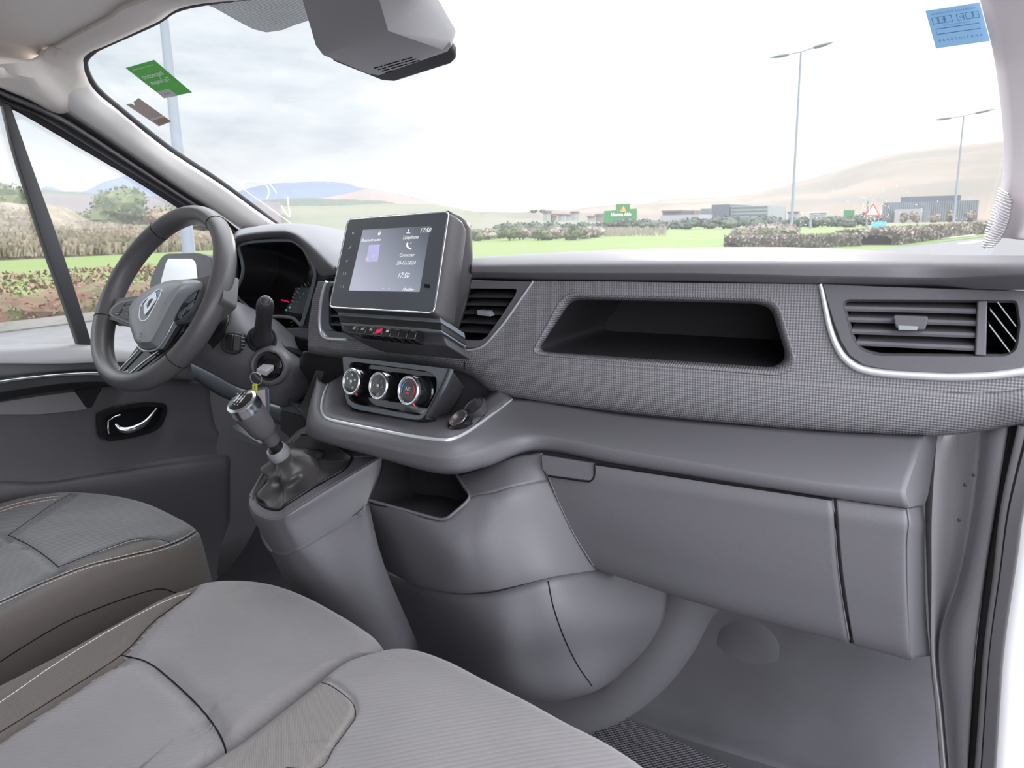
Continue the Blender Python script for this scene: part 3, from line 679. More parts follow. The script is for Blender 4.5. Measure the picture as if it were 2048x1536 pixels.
# knurled trim panel, one plate with the storage opening cut in
chR = [(1640, 569), (1650, 610), (1658, 645), (1670, 685), (1690, 716), (1720, 736), (1770, 746), (1830, 751), (1900, 754), (1980, 752), (2060, 742)]
outer = [(636, 563), (655, 563), (646, 590), (641, 632), (643, 662), (655, 676), (694, 680), (790, 690), (888, 700), (940, 702), (966, 695), (988, 672), (1012, 643), (1040, 603), (1068, 562), (1200, 563), (1400, 566)]+chR+\
        [(2060, 775), (1960, 786), (1840, 783), (1640, 766), (1400, 748), (1200, 731), (1000, 714), (925, 712), (800, 704), (685, 698), (616, 690), (617, 650), (625, 597)]
ho = rc([(1128, 584), (1520, 592), (1558, 602), (1596, 735), (1560, 753), (1080, 712), (1062, 704)], [26, 10, 26, 26, 22, 22, 16], 7)
hi = rc([(1142, 597), (1508, 604), (1545, 613), (1577, 716), (1549, 738), (1092, 706), (1076, 697)], [22, 10, 24, 24, 20, 16, 16], 7)
plate('trim_panel', outer, M['knurl'], DB, thick=.004, holes=[ho], Y=YP, bev=.0012)
def PYl(L, Yv): return [PY(x, y, Yv) for x, y in L]
bowl('recess_lip', [PYl(ho, YP), PYl([tuple(Vector(a).lerp(Vector(b), .5)) for a, b in zip(ho, hi)], YP+.006), PYl(hi, YP+.014)], M['knurl'], DB, cap=False, sol=.002)
# storage tray behind the opening (tapers a little inward, real depth)
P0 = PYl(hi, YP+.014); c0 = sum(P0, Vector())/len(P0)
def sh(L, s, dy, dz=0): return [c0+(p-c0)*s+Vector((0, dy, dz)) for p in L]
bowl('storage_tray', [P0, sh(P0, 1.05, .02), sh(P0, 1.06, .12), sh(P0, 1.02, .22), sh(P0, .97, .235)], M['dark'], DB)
# lower, inward-curving half of the trim panel
xs = [(616, 690), (685, 698), (800, 704), (925, 712), (1000, 714), (1200, 731), (1400, 748), (1640, 766), (1840, 783), (1960, 786), (2060, 775)]
crease = [(x, y, YP) for x, y in xs]
mid1 = [(616, 696, .954), (685, 704, .954), (800, 711, .954), (925, 722, .953), (1000, 728, .952), (1200, 748, .950), (1400, 768, .950), (1640, 790, .950), (1840, 808, .950), (1960, 808, .945), (2060, 796, .93)]
mid2 = [(617, 702, .962), (685, 710, .962), (800, 718, .962), (925, 734, .96), (1000, 758, .956), (1200, 785, .954), (1400, 808, .954), (1640, 835, .954), (1840, 845, .954), (1960, 842, .945), (2060, 828, .92)]
low = [(618, 706, .985), (685, 716, .985), (800, 726, .985), (925, 745, .98), (1000, 787, .972), (1200, 818, .970), (1400, 840, .970), (1640, 861, .970), (1840, 870, .968), (1960, 862, .955), (2060, 844, .93)]
low2 = [(x, y+1, Y+.05) for x, y, Y in low]
loft('trim_panel_underside', [crease, mid1, mid2, low, low2], M['knurl'], DB, n=120, m=3)
# panel joints
for nm, pts in (('panel_joint', [(930, 703), (930, 722), (928, 740)]), ('panel_joint', [(660, 681), (658, 692), (657, 700)])):
    tube(nm, [PY(x, y, YP-.0008 if i == 0 else YP-.0005+.004*i) for i, (x, y) in enumerate(pts)], .0007, M['void'], DB, seg=6)
# smooth underside block left of the joint, above the climate panel, running down to the ledge
ub = [
 [(618, 706, .985), (685, 716, .985), (800, 726, .985), (930, 744, .98), (1000, 787, .975)],
 [(600, 715, 1.02), (685, 722, 1.0), (800, 732, .995), (930, 752, .985), (1000, 790, .98)],
 [(600, 790, 1.10), (680, 790, 1.03), (800, 790, 1.0), (935, 790, .99), (1010, 800, .985)],
 [(600, 850, 1.10), (680, 850, 1.03), (800, 850, 1.0), (935, 840, .99), (1030, 812, .985)]]
loft('centre_backing', ub, M['dark'], DB, n=40, m=3)
# bright strips
def strip(name, pts, Yv, r, mat, parent=DB, n=60, off=-.002):
    P = cat([PY(x, y, Yv) for x, y in pts], n)
    return tube(name, [p+Vector((0, off, 0)) for p in P], r, mat, parent, seg=10)
strip('bright_trim', [(1641, 568), (1646, 590), (1652, 620), (1660, 655), (1673, 690), (1692, 718), (1722, 737), (1770, 746), (1830, 750), (1900, 753), (1980, 750), (2050, 741), (2090, 732)], YP, [.0024+.0022*min(1, i/30) for i in range(60)], M['trimsilver'])
strip('bright_trim', [(1068, 562), (1040, 602), (1012, 642), (988, 671), (972, 688), (956, 697), (930, 700), (888, 698)], YP, .0017, M['trimsilver'])
strip('bright_trim', [(655, 563), (647, 588), (642, 620), (641, 650), (645, 668), (656, 676), (675, 678), (695, 679)], YP, .0030, M['trimsilver'])

# ---- ledge and swooping lip under the trim panel
cb = [(655, 768, .93), (641, 812, .86), (655, 836, .815), (760, 858, .790), (880, 879, .775), (935, 862, .82), (1025, 797, .965), (1250, 828, .972), (1600, 858, .97), (1848, 872, .965)]
la = [(645, 765, .928), (630, 815, .85), (642, 848, .80), (755, 872, .775), (880, 893, .76), (945, 878, .80), (1035, 830, .92), (1250, 860, .92), (1600, 905, .915), (1836, 912, .91)]
lb = [(636, 760, .932), (620, 818, .852), (632, 858, .797), (745, 884, .768), (879, 910, .752), (955, 894, .79), (1055, 862, .875), (1240, 893, .872), (1600, 950, .868), (1816, 968, .868)]
lc = [(634, 756, .94), (615, 830, .862), (626, 868, .80), (742, 893, .766), (879, 920, .750), (960, 905, .786), (1062, 876, .864), (1235, 903, .862), (1600, 963, .858), (1813, 990, .858)]
ld = [(633, 758, .95), (613, 845, .872), (624, 875, .81), (742, 908, .775), (880, 942, .760), (968, 930, .796), (1070, 897, .868), (1235, 925, .866), (1600, 984, .862), (1818, 1015, .862)]
le = [(634, 760, .98), (618, 848, .90), (630, 878, .84), (745, 912, .81), (882, 948, .80), (970, 935, .83), (1072, 903, .89), (1237, 930, .89), (1600, 988, .885), (1818, 1019, .885)]
loft('ledge', [cb, la, lb, lc, ld, le], M['dash'], DB, n=140, m=4)
# right end return of the ledge (side face towards the pillar)
er = [[(1856, 871, .965), (1852, 930, .91), (1812, 982, .868), (1803, 993, .858), (1842, 1014, .862)], [(1868, 871, 1.0), (1868, 930, .97), (1862, 985, .95), (1858, 1000, .95), (1850, 1012, .94)]]
er = [[(1848, 872, .965), (1836, 912, .91), (1816, 968, .868), (1813, 990, .858), (1818, 1015, .862)], [(1876, 872, 1.0), (1868, 912, .99), (1860, 968, .97), (1856, 990, .96), (1850, 1008, .96)]]
loft('ledge_end', er, M['dash'], DB, n=30, m=2, away=0)
# tray surface inside the bright strip
tr_ = [[(655, 768, .93), (641, 812, .86), (655, 836, .815), (760, 858, .790), (880, 879, .775), (935, 862, .82), (1025, 797, .965)],
       [(700, 740, 1.0), (700, 780, .95), (705, 810, .92), (780, 820, .90), (870, 830, .89), (930, 815, .92), (1000, 775, .98)]]
loft('console_tray', tr_, M['dash'], DB, n=70, m=3)
bT = surf(bpy.data.objects['ledge'], bpy.data.objects['console_tray'])
P = onsurf(bT, [(656, 768), (648, 788), (643, 812), (646, 828), (658, 839), (700, 849), (760, 861), (820, 872), (880, 880), (905, 878), (935, 864), (980, 832), (1024, 799)], .0012, 90)
tube('chrome_trim', P, [.0011+.0017*math.sin(math.pi*i/(len(P)-1))**.5 for i in range(len(P))], M['trimsilver'], DB, seg=10)

# ---- glovebox
def curve_face(lines, name, mat, parent=DB, n=60, m=4, **k): return loft(name, lines, mat, parent, n=n, m=m, **k)
GB = curve_face([
 [(1082, 909, .868), (1190, 926, .867), (1400, 958, .866), (1666, 997, .866)],
 [(1086, 935, .864), (1190, 952, .862), (1400, 985, .860), (1669, 1028, .860)],
 [(1098, 962, .866), (1195, 980, .863), (1400, 1010, .861), (1671, 1060, .861)],
 [(1120, 1015, .872), (1215, 1035, .868), (1410, 1080, .866), (1677, 1130, .866)],
 [(1150, 1075, .884), (1240, 1095, .880), (1420, 1145, .876), (1687, 1205, .876)],
 [(1186, 1132, .905), (1268, 1160, .900), (1430, 1212, .896), (1700, 1282, .896)],
 [(1190, 1135, .95), (1270, 1163, .95), (1432, 1215, .95), (1702, 1285, .95)]], 'glovebox_door', M['dash'])
curve_face([
 [(1672, 998, .866), (1740, 1008, .866), (1800, 1016, .866), (1812, 1018, .867)],
 [(1675, 1028, .860), (1745, 1038, .860), (1802, 1046, .860), (1816, 1048, .862)],
 [(1677, 1060, .861), (1745, 1070, .861), (1800, 1077, .861), (1813, 1079, .863)],
 [(1683, 1130, .866), (1748, 1140, .866), (1800, 1148, .866), (1813, 1150, .868)],
 [(1693, 1205, .876), (1755, 1218, .876), (1803, 1230, .876), (1816, 1234, .878)],
 [(1706, 1284, .896), (1765, 1300, .896), (1808, 1312, .896), (1822, 1316, .898)],
 [(1708, 1287, .95), (1766, 1303, .95), (1809, 1315, .95), (1823, 1319, .95)]], 'end_panel', M['dash'])
loft('end_panel_side', [[(1812, 1018, .867), (1816, 1048, .862), (1813, 1079, .863), (1813, 1150, .868), (1816, 1234, .878), (1822, 1316, .898)], [(1818, 1017, .875), (1822, 1048, .870), (1819, 1079, .871), (1819, 1150, .876), (1822, 1234, .886), (1828, 1317, .906)], [(1845, 1012, .96), (1850, 1048, .96), (1849, 1079, .96), (1850, 1150, .96), (1853, 1234, .965), (1860, 1312, .97)]], M['dash'], DB, n=50, m=3)
def gap(name, pts, r=.0012, mat=None, parent=DB, off=-.0006, n=40):
    P = cat([PY(*p) for p in pts], n); return tube(name, [p+(CAM-p).normalized()*(-off) for p in P], r, mat or M['void'], parent, seg=6)
bE = surf(bpy.data.objects['end_panel'], bpy.data.objects['glovebox_door'])
gap('panel_gap', [(1669, 997, .868), (1672, 1028, .862), (1674, 1060, .863), (1680, 1130, .868), (1690, 1205, .878), (1703, 1284, .898)], .0026)
tube('panel_edge', onsurf(bE, [(1666, 999), (1669, 1028), (1671, 1060), (1676, 1130), (1686, 1205), (1698, 1280)], .0, 50), .0008, M['dash_top'], DB, seg=6)
tube('panel_gap', onsurf(bE, [(1084, 912), (1088, 935), (1100, 962), (1122, 1015), (1152, 1075), (1187, 1131)], .0004, 50), .0010, M['dash_top'], DB, seg=6)
tube('panel_gap', onsurf(bE, [(1190, 928), (1400, 960), (1664, 999)], .0002, 60), .0014, M['void'], DB, seg=6)
gl_ = rc([(1083, 911), (1188, 928), (1187, 962), (1095, 950), (1084, 938)], [2, 3, 10, 6, 4], 4)
lt = plate('glovebox_latch', gl_, M['dash'], DB, thick=.004, plane=(PY(1130, 935, .859), Vector((0, -1, .1))), bev=.0012)
lt['label'] = 'flat rectangular glovebox latch'
gap('panel_gap', [(1189, 928, .8585), (1189, 950, .8585), (1183, 961, .8585), (1172, 963, .8585), (1130, 957, .8585), (1096, 952, .8585)], .0011)

# ---- centre column: deep curved body with an open bin at its top
r0_ = [(742, 905, .86), (800, 925, .86), (862, 943, .86), (914, 950, .86), (960, 936, .862), (1012, 916, .868), (1082, 907, .872)]
r1_ = [(733, 1000, .80), (800, 1018, .79), (880, 1040, .785), (938, 996, .805), (985, 985, .815), (1030, 972, .83), (1097, 960, .868)]
r1b = [(734, 1012, .812), (800, 1030, .792), (882, 1054, .780), (945, 1025, .795), (990, 1010, .805), (1040, 998, .825), (1108, 985, .869)]
r2_ = [(742, 1065, .87), (805, 1085, .815), (890, 1105, .775), (950, 1095, .78), (1005, 1075, .80), (1065, 1055, .83), (1130, 1033, .875)]
r3_ = [(766, 1132, .91), (822, 1160, .85), (900, 1178, .80), (970, 1176, .79), (1040, 1162, .805), (1105, 1146, .835), (1187, 1133, .905)]
r3c = [(767, 1136, .925), (823, 1164, .865), (900, 1184, .812), (970, 1182, .80), (1040, 1167, .815), (1105, 1150, .845), (1187, 1136, .915)]
Pz = [cat([PY(*p) for p in r], 90) for r in (r0_, r1_)]
body = [r1_, r1b, r2_, r3_, r3c]
loft('centre_column', body, M['dash'], DB, n=90, m=4)
# part right of the bin, up to the ledge
rb0 = [(914, 950, .86), (935, 944, .861), (960, 936, .862), (1012, 916, .868), (1084, 906, .872)]
rb1 = [(938, 996, .805), (960, 990, .81), (985, 985, .815), (1030, 972, .83), (1097, 960, .868)]
rbm = [(926, 972, .832), (948, 966, .835), (973, 958, .838), (1022, 943, .848), (1088, 934, .868)]
loft('column_shoulder', [rb0, rbm, rb1], M['dash'], DB, n=50, m=5)
# bin rim and hollow
br = [(733, 999, .799), (800, 1017, .788), (868, 1036, .782), (888, 1038, .781), (905, 1028, .785), (938, 996, .804), (927, 972, .83), (914, 951, .858)]
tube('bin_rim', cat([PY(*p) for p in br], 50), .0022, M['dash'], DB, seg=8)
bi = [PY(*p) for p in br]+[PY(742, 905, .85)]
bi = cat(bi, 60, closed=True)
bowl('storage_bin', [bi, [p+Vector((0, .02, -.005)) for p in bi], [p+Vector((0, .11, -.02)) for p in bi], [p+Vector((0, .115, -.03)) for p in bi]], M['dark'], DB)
lower = [
 [(768, 1145, .935), (830, 1170, .87), (905, 1188, .82), (975, 1187, .81), (1040, 1172, .822), (1110, 1152, .85), (1187, 1137, .92), (1335, 1180, 1.03)],
 [(800, 1230, .97), (860, 1260, .90), (930, 1278, .84), (1000, 1275, .81), (1070, 1260, .825), (1140, 1240, .855), (1225, 1230, .93), (1327, 1240, 1.03)],
 [(835, 1300, 1.0), (885, 1325, .93), (945, 1342, .88), (1010, 1338, .845), (1080, 1325, .86), (1150, 1312, .89), (1215, 1300, .95), (1293, 1300, 1.04)],
 [(870, 1345, .95), (930, 1368, .92), (990, 1385, .90), (1050, 1396, .90), (1110, 1396, .91), (1160, 1386, .93), (1200, 1372, .97), (1245, 1345, 1.05)],
 [(872, 1350, 1.05), (932, 1372, 1.05), (992, 1390, 1.05), (1052, 1400, 1.05), (1112, 1400, 1.05), (1162, 1390, 1.05), (1202, 1376, 1.08), (1247, 1349, 1.1)]]
loft('lower_column', lower, M['dash'], DB, n=90, m=4)
bL = surf(bpy.data.objects['lower_column']); tube('panel_gap', onsurf(bL, [(1096, 1162), (1107, 1215), (1128, 1275), (1155, 1330), (1184, 1372)], .0003, 40), .0009, M['void'], DB, seg=6)
# soft moulded duct that runs down behind the column into the footwell
tube('floor_duct', cat([PY(*p) for p in [(1440, 1130, 1.12), (1375, 1195, 1.11), (1335, 1270, 1.105), (1285, 1335, 1.105), (1215, 1390, 1.11), (1130, 1420, 1.12), (1050, 1440, 1.14)]], 60), .048, M['dash'], DB, seg=20)
# left wall of the bin / right cheek of the gear console is built with the console below

# ---- pieces low on the driver's side
knee = [[(380, 720, 1.18), (440, 748, 1.17), (500, 786, 1.16), (560, 812, 1.15), (640, 800, 1.10)], [(385, 745, 1.18), (440, 775, 1.17), (498, 803, 1.16), (560, 830, 1.15), (630, 845, 1.10)],
        [(390, 760, 1.22), (440, 792, 1.21), (498, 816, 1.2), (560, 850, 1.19), (620, 870, 1.15)]]
loft('knee_bolster', knee, M['satin'], DB, n=40, m=2)
plate('flap', [(556, 806), (573, 800), (632, 820), (610, 866), (598, 872), (572, 850)], M['satin'], DB, thick=.02, Y=1.06, bev=.002)
plate('flap_lower', [(560, 822), (612, 835), (608, 866), (592, 885), (560, 860)], M['dark'], DB, thick=.02, Y=1.055, bev=.002)
plate('flap', rc([(462, 852), (470, 858), (522, 888), (519, 895), (508, 890), (466, 872)], 2), M['satin'], DB, thick=.02, Y=1.2, bev=.002)
loft('column_side_panel', [[(632, 741, .99), (646, 742, .985)], [(600, 810, .99), (626, 815, .98)], [(578, 798, .99), (612, 842, .97)]], M['dark'], DB, n=8, m=4)
# strip of lower dash right of the column, under the cluster
plate('lower_dash_strip', [(560, 657), (606, 655), (620, 652), (620, 686), (580, 676)], M['satin'], DB, thick=.02, Y=1.10, bev=.002)
plate('lower_dash_gap', [(578, 672), (625, 684), (625, 705), (600, 700)], M['void'], DB, thick=.01, Y=1.09)
plate('cluster_surround', [(596, 655), (603, 652), (632, 560), (637, 545), (662, 555), (640, 562), (630, 590), (618, 650), (617, 658)], M['dark'], DB, thick=.012, Y=1.10, bev=.001)
loft('dash_end_left', [[(440, 560, 1.3), (468, 560, 1.12)], [(450, 600, 1.3), (478, 600, 1.10)], [(440, 660, 1.3), (560, 660, 1.12)]], M['satin'], DB, n=10, m=3)
loft('dash_lower_dark', [[(450, 620, 1.20), (560, 660, 1.14), (640, 700, 1.06), (690, 712, 1.0)], [(450, 700, 1.26), (560, 720, 1.2), (640, 745, 1.1), (700, 760, 1.04)], [(450, 780, 1.30), (560, 790, 1.26), (640, 800, 1.2), (690, 820, 1.1)]], M['black'], DB, n=30, m=3)

# ================================================================ air vents
def vent(label, frame_px, hole_px, Y, slats, tab=None, fm=None, depth=.07, bot=None):
    c = PY(sum(p[0] for p in hole_px)/len(hole_px), sum(p[1] for p in hole_px)/len(hole_px), Y)
    t = thing('air_vent', c, label, 'air vent', 'dashboard air vents')
    plate('vent_frame', frame_px, fm or M['dash'], t, thick=.006, holes=[hole_px], Y=Y, bev=.0015)
    h = PYl(hole_px, Y)
    bowl('vent_duct', [h, [p+Vector((0, depth, 0)) for p in h]], M['void'], t)
    for (a, b, th, mt_) in slats:
        pa, pb = PY(a[0], a[1], Y+.004), PY(b[0], b[1], Y+.004)
        n = 12; V = []; rows = []
        for i in range(n):
            p = pa.lerp(pb, i/(n-1)); p.y -= .006*math.sin(math.pi*i/(n-1))*0
            rows.append(p)
        hgt = Vector((0, 0, th)); dp = Vector((0, .028, .010))
        prof = [Vector((0, 0, 0)), Vector((0, -.0012, th*.5)), Vector((0, 0, th)), Vector((0, .03, th*.8+.006)), Vector((0, .03, .004))]
        VV, FF = grid([[p+q for p in rows] for q in prof+[prof[0]]])
        mk('slat', VV, FF, mt_, t, ang=40)
    return t
# right end vent
hR = rc([(1694, 599), (2034, 601), (2041, 650), (2034, 700), (2012, 713), (1755, 711), (1722, 700), (1705, 676), (1686, 607)], [8, 10, 8, 12, 12, 18, 12, 10, 6], 4)
fR = [(1646, 568), (1750, 573), (1900, 578), (2090, 583), (2090, 722), (2040, 735), (1980, 743), (1900, 746), (1830, 743), (1775, 739), (1728, 730), (1700, 711), (1682, 682), (1668, 645), (1656, 606)]
slR = []
for (a, b, c_, d) in (((1689, 622), (1952, 628), 0, 0), ((1695, 644), (1953, 652), 0, 0), ((1703, 668), (1951, 676), 0, 0), ((1713, 691), (1949, 702), 0, 0)):
    slR.append((a, b, .0055, M['dash']))
vR = vent('wide air vent with four slats and side demister at the dashboard right end', fR, hR, YP-.004, slR)
Yv = YP-.004
plate('vent_divider', [(1955, 602), (1975, 602), (1972, 712), (1950, 711)], M['dash_top'], vR, thick=.02, Y=Yv-.001, bev=.0015)
for a, b in (((1980, 620), (2032, 686)), ((1995, 606), (2032, 655)), ((1978, 651), (2020, 706))):
    pa, pb = PY(*a, Yv+.006), PY(*b, Yv+.006)
    mk('demister_fin', *boxVF(pa, pb-pa, Vector((0, .03, 0)), Vector((0, 0, .0018))), M['silver'], vR)
plate('vent_tab', rc([(1786, 631), (1857, 634), (1850, 660), (1792, 658)], 6), M['dash'], vR, thick=.010, Y=Yv-.010, bev=.0012)
plate('vent_tab_inlay', rc([(1796, 651), (1836, 653), (1834, 661), (1797, 660)], 1), M['silver'], vR, thick=.002, Y=Yv-.0115)
# inner bevel lip of the frame
bowl('vent_lip', [PYl(hR, Yv-.0005), PYl(inset(hR, 5), Yv+.012)], M['dash'], vR, cap=False)
# centre right vent
hC = rc([(930, 577), (1034, 578), (1030, 590), (1001, 634), (972, 675), (960, 681), (905, 679), (900, 650)], [3, 6, 4, 4, 8, 6, 3, 3], 4)
fC = [(905, 561), (1066, 563), (1038, 603), (1010, 643), (986, 672), (964, 692), (948, 696), (880, 694), (880, 620)]
slC = [((938, 595), (1026, 596), .0022, M['dark']), ((932, 611), (1015, 612), .0022, M['dark']), ((926, 628), (1004, 630), .0022, M['dark']), ((920, 646), (993, 649), .0022, M['dark']), ((912, 664), (980, 667), .0022, M['dark'])]
vC = vent('slanted centre air vent with thin slats just right of the touchscreen', fC, hC, YP-.001, slC, fm=M['dash'])
plate('vent_tab', rc([(954, 620), (976, 622), (982, 633), (955, 630)], 2), M['silver'], vC, thick=.012, Y=YP-.010, bev=.0012)
# centre left vent
hL = rc([(658, 580), (664, 570), (735, 575), (735, 670), (694, 667), (668, 662), (658, 650)], [5, 4, 2, 2, 3, 6, 6], 4)
fL = [(657, 564), (748, 566), (748, 685), (694, 679), (668, 677), (655, 673), (646, 662), (643, 640), (644, 610), (650, 582)]
vL = vent('slim centre air vent half hidden behind the left side of the touchscreen', fL, hL, YP-.001, [((658, 612), (730, 616), .003, M['satin']), ((658, 633), (730, 638), .003, M['satin']), ((658, 650), (730, 656), .003, M['satin'])], fm=M['satin'])

# ================================================================ instrument cluster
ic_o = [(477, 497), (483, 489), (505, 484), (545, 481), (579, 481), (593, 486), (606, 497), (618, 514), (627, 532), (630, 548), (627, 566), (620, 592), (612, 620), (606, 640), (602, 650), (594, 643), (584, 636), (560, 633), (540, 632), (505, 620), (470, 606), (459, 600), (466, 588), (476, 572), (484, 553), (486, 535), (482, 514)]
IC = thing('instrument_cluster', PY(545, 600, 1.12), 'dark instrument cluster with pale rim and red needle, under its hood behind the wheel', 'instrument cluster')
Pm = cat([PY(x, y, 1.095) for x, y in ic_o], 110, closed=True)
tube('cluster_rim', Pm, .0035, M['satin'], IC, seg=10, closed=True)
ici = inset(ic_o, 3)
a0 = cat([PY(x, y, 1.096) for x, y in ic_o], 80, closed=True)
cI = sum(a0, Vector())/len(a0)
bowl('cluster_bowl', [a0, [cI+(p-cI)*.97+Vector((0, .025, 0)) for p in a0], [cI+(p-cI)*.93+Vector((0, .10, -.01)) for p in a0]], M['black'], IC, cap=False)
plate('gauge_face', [(430, 470), (660, 470), (660, 670), (430, 670)], M['gloss'], IC, thick=.01, plane=(PY(570, 600, 1.17), Vector((0, -1, .25))))
GP = (PY(570, 600, 1.17), Vector((0, -1, .25)))
def onp(x, y, off=.0015): n = GP[1].normalized(); return PP(x, y, GP[0]+n*off, n)
rnd = random.Random(5)
tk = []
for i in range(26):
    a = math.radians(100+i*6.5); cx, cy = 640, 625; rr = 62 if i % 3 else 58
    x, y = cx+rr*math.cos(a)*.95, cy-rr*math.sin(a)
    if x > 622: continue
    tk.append(tubeVF([onp(x, y), onp(cx+66*math.cos(a)*.95, cy-66*math.sin(a))], .0006, 4))
for i in range(14):
    a = math.radians(95+i*12); x, y = 640+50*math.cos(a), 625-50*math.sin(a)
    if x > 622: continue
    tk.append(tubeVF([onp(x-1, y+1), onp(x+1, y-1)], .0008, 4))
mk('gauge_marks', *merge(tk), M['white'], IC)
mk('needle', *tubeVF([onp(563, 600, .003), onp(578, 604, .003)], .0018, 6), M['red'], IC)
for x, y in ((573, 620), (580, 615)): lathe('warning_lamp', onp(x, y), GP[1], [(0, 0), (.002, 0), (.002, .001), (0, .001)], M['green_led'], IC, seg=10)
plate('gauge_screen', [(590, 575), (622, 575), (612, 630), (575, 632)], new_mat('lcd_grey', (.10, .12, .14), .2), IC, thick=.002, plane=(GP[0]+GP[1]*.001, GP[1]))

# ================================================================ touchscreen
def solve_quad(px, k, yv):
    R = [ray(*p) for p in px]   # t0 r0 - t1 r1 + t2 r2 = t3 r3
    A = Matrix((R[0], -R[1], R[2])).transposed(); s = A.inverted() @ R[3]
    t = [s.x, s.y, s.z, 1.0]; f = yv/(t[k]*R[k].y); return [CAM+R[i]*(t[i]*f) for i in range(4)]
DQ = solve_quad([(697, 440), (898, 425), (868, 626), (660, 615)], 1, .88)
du = (DQ[1]-DQ[0]).normalized(); dn = du.cross((DQ[0]-DQ[3])).normalized()
if dn.dot(CAM-DQ[0]) < 0: dn = -dn
dv = dn.cross(du).normalized(); dv = dv if dv.z > 0 else -dv
D0 = DQ[0]
DPL = (D0, dn)
def dp(x, y, off=0): return PP(x, y, D0+dn*off, dn)
TS = thing('touchscreen', (DQ[2]+DQ[3])/2, 'eight inch touchscreen in a black housing standing up from the middle of the dashboard', 'touchscreen')
oq = rc([(697, 440), (898, 424), (868, 627), (660, 615)], [9, 9, 12, 9], 6)
F0 = [dp(x, y) for x, y in oq]; cF = sum(F0, Vector())/len(F0)
def sc_(s, d): return [cF+(p-cF)*s+dn*d for p in F0]
bowl('screen_housing', [sc_(.985, .0), sc_(1.0, -.0015), sc_(1.025, -.010), sc_(1.03, -.026), sc_(.98, -.040), sc_(.94, -.046)], new_mat('housing_black_plastic', (.055*K, .052*K, .056*K), .5, bump=('leather', 1000, .2, .0003)), TS, ang=50)
tube('screen_rim', [p+dn*.0006 for p in F0], .0014, M['chrome'], TS, seg=8, closed=True)
def screen_mat(name, c0, c1, st, rough=.15):
    return new_mat(name, c0, rough, emit=(c1, st), coat=.3)
M['bezelglass'] = new_mat('screen_glass_sky_tint', (.10, .12, .14), .22, coat=.6)  # reflected sky is put into the base colour of the dark glass
slab('screen_glass', [p+dn*.0002 for p in sc_(.985, 0)], dn, .0008, M['bezelglass'], TS, smooth=False)
lcd = [(726, 460), (861, 452), (839, 584), (698, 581)]
# lit bluish grey picture with reflected sky painted in, paler at bottom left
ml = bpy.data.materials.new('lcd_picture'); ml.use_nodes = True; t_ = ml.node_tree; b_ = t_.nodes['Principled BSDF']
b_.inputs['Roughness'].default_value = .12; b_.inputs['Base Color'].default_value = (.08, .08, .10, 1)
tcn = N('ShaderNodeTexCoord', t_); gn = N('ShaderNodeSeparateXYZ', t_); lk(tcn.outputs['Generated'], gn.inputs[0], t_)
s_ = math_node(t_, 'SUBTRACT', 1.0, math_node(t_, 'MULTIPLY', math_node(t_, 'ADD', gn.outputs['X'], gn.outputs['Z']), .5), True)
rp = N('ShaderNodeValToRGB', t_); rp.color_ramp.elements[0].color = (.10, .12, .15, 1); rp.color_ramp.elements[0].position = .15; rp.color_ramp.elements[1].color = (.50, .53, .64, 1); rp.color_ramp.elements[1].position = .85
lk(s_, rp.inputs[0], t_); lk(rp.outputs[0], b_.inputs['Emission Color'], t_); b_.inputs['Emission Strength'].default_value = .9
slab('lcd_picture', [dp(x, y, .0012) for x, y in lcd], dn, .0003, ml, TS, smooth=False)
M['lit'] = new_mat('lit_lettering', (.8, .8, .8), .5, emit=((1, 1, 1), .65))
M['litp'] = new_mat('lit_pink', (.8, .3, .3), .5, emit=((1, .45, .45), .6))
M['litb'] = new_mat('lit_blue', (.3, .35, .7), .5, emit=((.38, .42, .80), .7))
def dt(s, x, y, h, mat='lit', al='CENTER', b=0): text('screen_text', s, dp(x, y, .0018), du, dv, h, M[mat], TS, al, b, 0)
dt('17:50', 851, 461, .0075); dt('Téléphone', 821, 475, .0058); dt('Connecter', 814, 510, .0052); dt('20-12-2024', 812, 526, .0062); dt('17:50', 807, 551, .0080)
dt('Bluetooth audio', 742, 480, .0050); dt('Modifier', 817, 579, .0050)
slab('album_picture', [dp(x, y, .0017) for x, y in [(738, 490), (760, 489), (755, 523), (732, 524)]], dn, .0002, new_mat('lit_album', (.4, .4, .6), .4, emit=((.42, .42, .66), .75)), TS, smooth=False)
for x, y in ((734, 518), (746, 512)): lathe('screen_mark', dp(x, y, .0019), dn, [(0, 0), (.003, 0), (.003, .0002), (0, .0002)], new_mat('lit_album_pink', (.6, .4, .5), .4, emit=((.62, .46, .58), .75)), TS, seg=12)
lathe('screen_mark', dp(759, 467, .0018), dn, [(0, 0), (.0030, 0), (.0030, .0002), (0, .0002)], M['lit'], TS, seg=16)
lathe('screen_mark', dp(760, 466, .0020), dn, [(0, 0), (.0014, 0), (.0014, .0002), (0, .0002)], M['litp'], TS, seg=12)
tube('screen_mark', cat([dp(x, y, .0018) for x, y in [(815, 486), (814, 491), (817, 496), (822, 498)]], 10), .0012, M['lit'], TS, seg=6)
lathe('screen_mark', dp(822, 486, .0018), dn, [(0, 0), (.0012, 0), (.0012, .0002), (0, .0002)], M['litp'], TS, seg=10)
tube('screen_mark', [dp(817, 463, .0018), dp(817, 459, .0018)], .0005, M['lit'], TS, seg=5); tube('screen_mark', [dp(813, 466, .0018), dp(820, 466, .0018)], .0005, M['lit'], TS, seg=5)
for x in (766, 778): lathe('screen_mark', dp(x, 577, .0018), dn, [(0, 0), (.0008, 0), (.0008, .0002), (0, .0002)], M['lit'], TS, seg=8)
